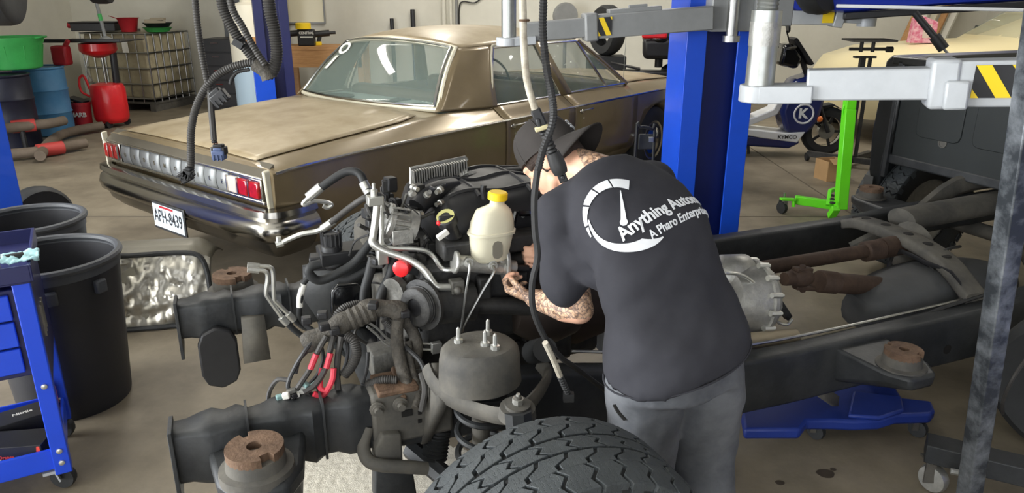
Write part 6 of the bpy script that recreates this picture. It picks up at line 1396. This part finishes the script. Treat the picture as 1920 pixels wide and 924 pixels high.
# cardboard boxes
p = at_z(1555, 335, 0)
for k, (dx, dy, w_, h_, lb) in enumerate(((0, 0, .20, .20, 'open cardboard box on the floor behind the green hoist'), (-.85, 2.35, .34, .26, 'closed cardboard box seen through the scooter step-through'))):
    t = thing('cardboard_box', lb, 'box', (p.x+dx, p.y+dy, 0), R(15))
    if k == 0:
        for x, y, sx, sy in ((0, -.10, .22, .006), (0, .10, .22, .006), (-.11, 0, .006, .2), (.11, 0, .006, .2)): part('side', B().box((x, y, .10), (sx, sy, .20)), m_card, t)
        part('bottom', B().box((0, 0, .004), (.22, .2, .008)), m_card, t); part('flap', B().box((0, -.13, .205), (.2, .09, .005), Matrix.Rotation(.5, 3, 'X')), m_card, t)
        part('mark', text_b('2-', .08, XZ, (.04, -.104, .07), .001, .001), m_black, t)
    else: part('carton', B().box((0, 0, h_/2), (w_, .25, h_)), m_card, t, bevel=.004)
# platform of a transmission jack
p = at_y(1628, 75, 7.9); tj = thing('transmission_jack', 'tall black transmission jack with flat saddle plate behind the lift arm', 'jack', (p.x, 7.9, 0))
part('saddle_plate', B().prism([(-.22, -.16), (.22, -.18), (.24, .16), (-.20, .18)], .02, c=(0, 0, p.z)), m_frame2, tj, bevel=.004)
part('tilt_frame', B().bar((-.18, 0, p.z-.09), (.2, 0, p.z-.09), .03, .03).cyl((-.06, 0, p.z-.02), (-.06, 0, p.z-.12), .02, 8).cyl((.06, 0, p.z-.02), (.06, 0, p.z-.12), .02, 8).bar((-.12, 0, p.z-.17), (.10, 0, p.z-.17), .06, .02), m_eng, tj)
part('screw_knob', B().cyl((.18, -.05, p.z-.09), (.24, -.05, p.z-.09), .03, 10), m_eng, tj)
part('mast', B().bar((-.03, 0, .1), (-.03, 0, p.z-.16), .05, .05).bar((.05, 0, .1), (.05, 0, p.z-.16), .03, .03), m_eng, tj)
part('base', B().bar((-.35, -.3, .08), (.35, .3, .08), .06, .06).bar((-.35, .3, .08), (.35, -.3, .08), .06, .06), m_eng, tj)
for sx in (-1, 1):
    for sy in (-1, 1): part('caster', B().lathe([(.045, -.015), (.045, .015)], (sx*.35, sy*.3, .045), (1, 0, 0), 14), m_rubber, tj)
# cream car behind the bed
cc_ = thing('parked_car', 'cream coloured car parked behind the truck bed, only its hood visible', 'car', (5.4, 10.0, 0), R(4))
m_crm = mat('cream_car_paint', rgb(222, 208, 164), .35, coat=.4)
rs = []
for x, w_, z in ((-1.25, .60, .82), (-1.05, .78, 1.0), (-.6, .86, 1.12), (.4, .9, 1.18), (.9, .9, 1.2), (1.5, .82, 1.55), (2.4, .82, 1.55)):
    rs.append([V(x, y, zz) for y, zz in ((-w_, .30), (-w_-.03, .62), (-w_, z-.12), (-w_*.82, z-.02), (0, z), (w_*.82, z-.02), (w_, z-.12), (w_+.03, .62), (w_, .30))])
part('body', B().rings(rs), m_crm, cc_, angle=50)
for x in (-.65, 1.9):
    for s in (-1, 1): part('wheel', B().lathe([(.19, -.09), (.30, -.09), (.32, 0), (.30, .09), (.19, .09)], (x, s*.82, .32), (0, 1, 0), 28), m_rubber, cc_)
part('windshield', B().add([(.98, -.72, 1.24), (.98, .72, 1.24), (1.46, .66, 1.53), (1.46, -.66, 1.53)], [(0, 1, 2, 3)]), m_glass2, cc_, solid=.01)
part('side_mirror', B().ball((.95, -.98, 1.2), 1, 12, 8, (.05, .10, .07)), m_black, cc_)
p = at_y(1724, 90, 10.0)
pk = thing('toy_house_box', 'pink patterned toy box standing on the cream car hood', 'box', (p.x, 10.0, 1.165), R(-6))
part('box', B().prism([(-.15, 0), (.15, 0), (.15, .26), (-.06, .34), (-.13, .30)], .14, XZ), mat('pink_print', rgb(206, 96, 130), .6, col2=rgb(226, 178, 190), vscale=16, thresh=(.4, .6)), pk, bevel=.003)
part('window', B().box((.03, -.072, .15), (.10, .004, .17)), mat('toy_window', rgb(206, 190, 180), .6), pk)
# prop strut by the bed
gs = thing('gas_strut', 'black gas strut with thin rod leaning up from the truck bed', 'strut', tuple(at_y(1795, 118, 4.9)))
part('cylinder', B().cyl(at_y(1715, 24, 5.05), at_y(1757, 75, 4.97), .022, 12), m_black, gs, world=True); part('boot', B().cyl(at_y(1752, 68, 4.98), at_y(1770, 92, 4.95), .034, 12), m_black, gs, world=True); part('rod', B().cyl(at_y(1768, 90, 4.95), at_y(1792, 117, 4.9), .008, 8), m_steel, gs, world=True)
# raised blue car, upper right
rb = thing('raised_car', 'blue car raised at the upper right, sill and one tyre in view', 'car', (4.2, 7.2, 1.55))
m_rbl = mat('raised_blue', rgb(34, 52, 150), .2, coat=.5)
A_, Z_ = at_y(1470, 30, 7.0), at_y(1980, 4, 6.4)
dx = (Z_-A_); dx.z = 0; Lr = dx.length; dx.normalize(); pn = V(-dx.y, dx.x, 0)
rs = []
for k, (t, zz) in enumerate(((-.02, .12), (.05, .03), (.25, .0), (.6, .02), (.95, .02), (1.1, .05))):
    c = A_+dx*(Lr*t); z0 = A_.z+(Z_.z-A_.z)*t+zz
    rs.append([c+pn*y+V(0, 0, z0-c.z+h) for y, h in ((.0, .02), (.04, .0), (1.6, .0), (1.64, .02), (1.70, .3), (1.6, .6), (.05, .6), (-.06, .3))])
part('body_shell', B().rings(rs), m_rbl, rb, world=True, angle=50)
part('sill_panel', B().bar(A_+dx*.5+pn*.03+V(0, 0, .0), Z_+pn*.03, .10, .06), m_black, rb, world=True, bevel=.01)
part('sill_stripe', B().bar(A_+dx*(Lr*.2)-pn*.055+V(0, 0, .09), A_+dx*(Lr*1.0)-pn*.055+V(0, 0, .06), .03, .03), m_scw, rb, world=True, bevel=.008)
for px, Y in ((1532, 6.9),):
    p = at_y(px, 28, Y); w0 = part('wheel', B().lathe([(.18, -.09), (.27, -.10), (.30, -.06), (.305, 0), (.30, .06), (.27, .10), (.18, .09)], p+V(0, 0, .305), dx*.8+pn*-.6, 36), m_rubber, rb, world=True)
    part('rim', B().lathe([(.19, .05), (.18, .09), (.10, .06), (0, .07)], p+V(0, 0, .305), dx*.8+pn*-.6, 28), m_steel, w0, world=True)
la = thing('lift_arm', 'pale far lift arm with yellow mark under the raised blue car', 'lift arm', tuple(at_y(1640, 45, 7.0)))
q0, q1, q2, q3 = at_y(1440, 32, 7.0), at_y(1560, 34, 7.0), at_y(1590, 40, 7.0), at_y(1640, 38, 7.0)
part('outer_tube', B().bar(q0, q1, .12, .12), m_grey, la, world=True, bevel=.008); part('collar', B().bar(q1, q1.lerp(q2, .6), .14, .14), m_grey, la, world=True, bevel=.01); part('inner_tube', B().bar(q1, q3, .09, .07), m_grey, la, world=True, bevel=.006)
part('pad', B().cyl(q3.lerp(q2, .3)-V(0, 0, .05), q3.lerp(q2, .3)+V(0, 0, .05), .08, 18), m_grey, la, world=True); part('yellow_mark', B().box(at_y(1553, 32, 6.93), (.10, .004, .10)), m_yel, la, world=True)
part('root_tube', B().bar(q0, at_y(1330, 30, 7.2), .12, .12), m_grey, la, world=True, bevel=.008)
column('lift_column', 'blue lift column behind the nearer blue column carrying the far arm', at_y(1325, 30, 7.4).x, 7.5, 0, m_blue, 3.6, .36, .28, m_blued)
# boards leaning in the right corner
for k in range(5):
    x0 = 6.6+.16*k; single('leaning_board', B().bar((x0-.55, Y1-.9, 0), (x0+.75, Y1-.14, 2.9), .10, .025+.005*k), (m_wood, m_wall, m_cream)[k % 3], ('leftmost', 'second', 'middle', 'fourth', 'rightmost')[k]+' of the long boards leaning in the right back corner', 'board', 'boards leaning in the corner')
p = at_y(1832, 70, 11.5); wm = thing('wing_mirror', 'black truck mirror on a thin stand in the right background', 'mirror', (p.x, 11.5, 0))
part('mirror_head', B().box((0, 0, p.z), (.14, .08, .34), Matrix.Rotation(.12, 3, 'Y')), m_black, wm, bevel=.02); part('stand', B().cyl((0, 0, .02), (0, 0, p.z), .02, 8).lathe([(.18, 0), (.16, .03), (.03, .05)], n=18), m_black, wm)
# black trolley handle by the sedan wheel
p = at_z(1208, 470, 0); ht = thing('hand_trolley', 'black tube handled trolley between the sedan front wheel and the mechanic', 'trolley', (at_y(1208, 300, 4.7).x, 4.7, 0))
tz = at_y(1208, 238, 4.7).z
part('handle_frame', B().tube([(-.06, 0, .05), (-.06, 0, tz-.05), (-.04, 0, tz), (.04, .01, tz-.015), (.06, .02, tz-.06), (.06, .02, .05)], .010, 8, 4), m_black, ht); part('base', B().box((0, .05, .04), (.30, .34, .04)), m_black, ht, bevel=.006); part('back_plate', B().box((.01, .03, tz-.10), (.10, .012, .10)), m_frame, ht, bevel=.01); part('latch', B().box((.035, .0, tz-.08), (.03, .02, .03)), m_steel, ht)
for s in (-1, 1): part('wheel', B().lathe([(.04, -.012), (.04, .012)], (s*.13, .05, .04), (1, 0, 0), 14), m_rubber, ht)
# pale absorbent granules spilled under the front of the truck
ag = B(); c0 = at_z(660, 900, 0)
def spill(u, v):
    x = (u-.5)*1.1; y = (v-.5)*.8; e = max(0, 1-(x/.55)**2-(y/.4)**2+.35*noise.noise(V(x*6, y*6, 2)))
    return c0+V(x, y, -.004+min(.011, e*.02)+.004*noise.noise(V(x*60, y*60, 5))*min(1, e*3))
so = part('absorbent_granules', ag.grid(spill, 110, 80), mat('granules', rgb(214, 208, 194), .9, var=.12, vscale=60, bump=.3, bscale=200), None)
so['label'] = 'pale absorbent granules spread on the floor under the front frame rail'; so['category'] = 'granules'; so['kind'] = 'stuff'
for k, (px, py, r) in enumerate(((1548, 888, .035), (1462, 905, .018), (1562, 880, .012))):
    c0 = at_z(px, py, 0); single('oil_stain', B().prism([(math.cos(t)*r*(1+.08*math.sin(3*t+k)), math.sin(t)*r*.8) for t in [2*math.pi*i/18 for i in range(18)]], .002, c=c0+V(0, 0, .001)), mat('oil', rgb(66, 58, 48), .5), ('large dark oil stain', 'faint oil spot', 'small oil drip')[k]+' on the bare floor near the creeper', 'stain')
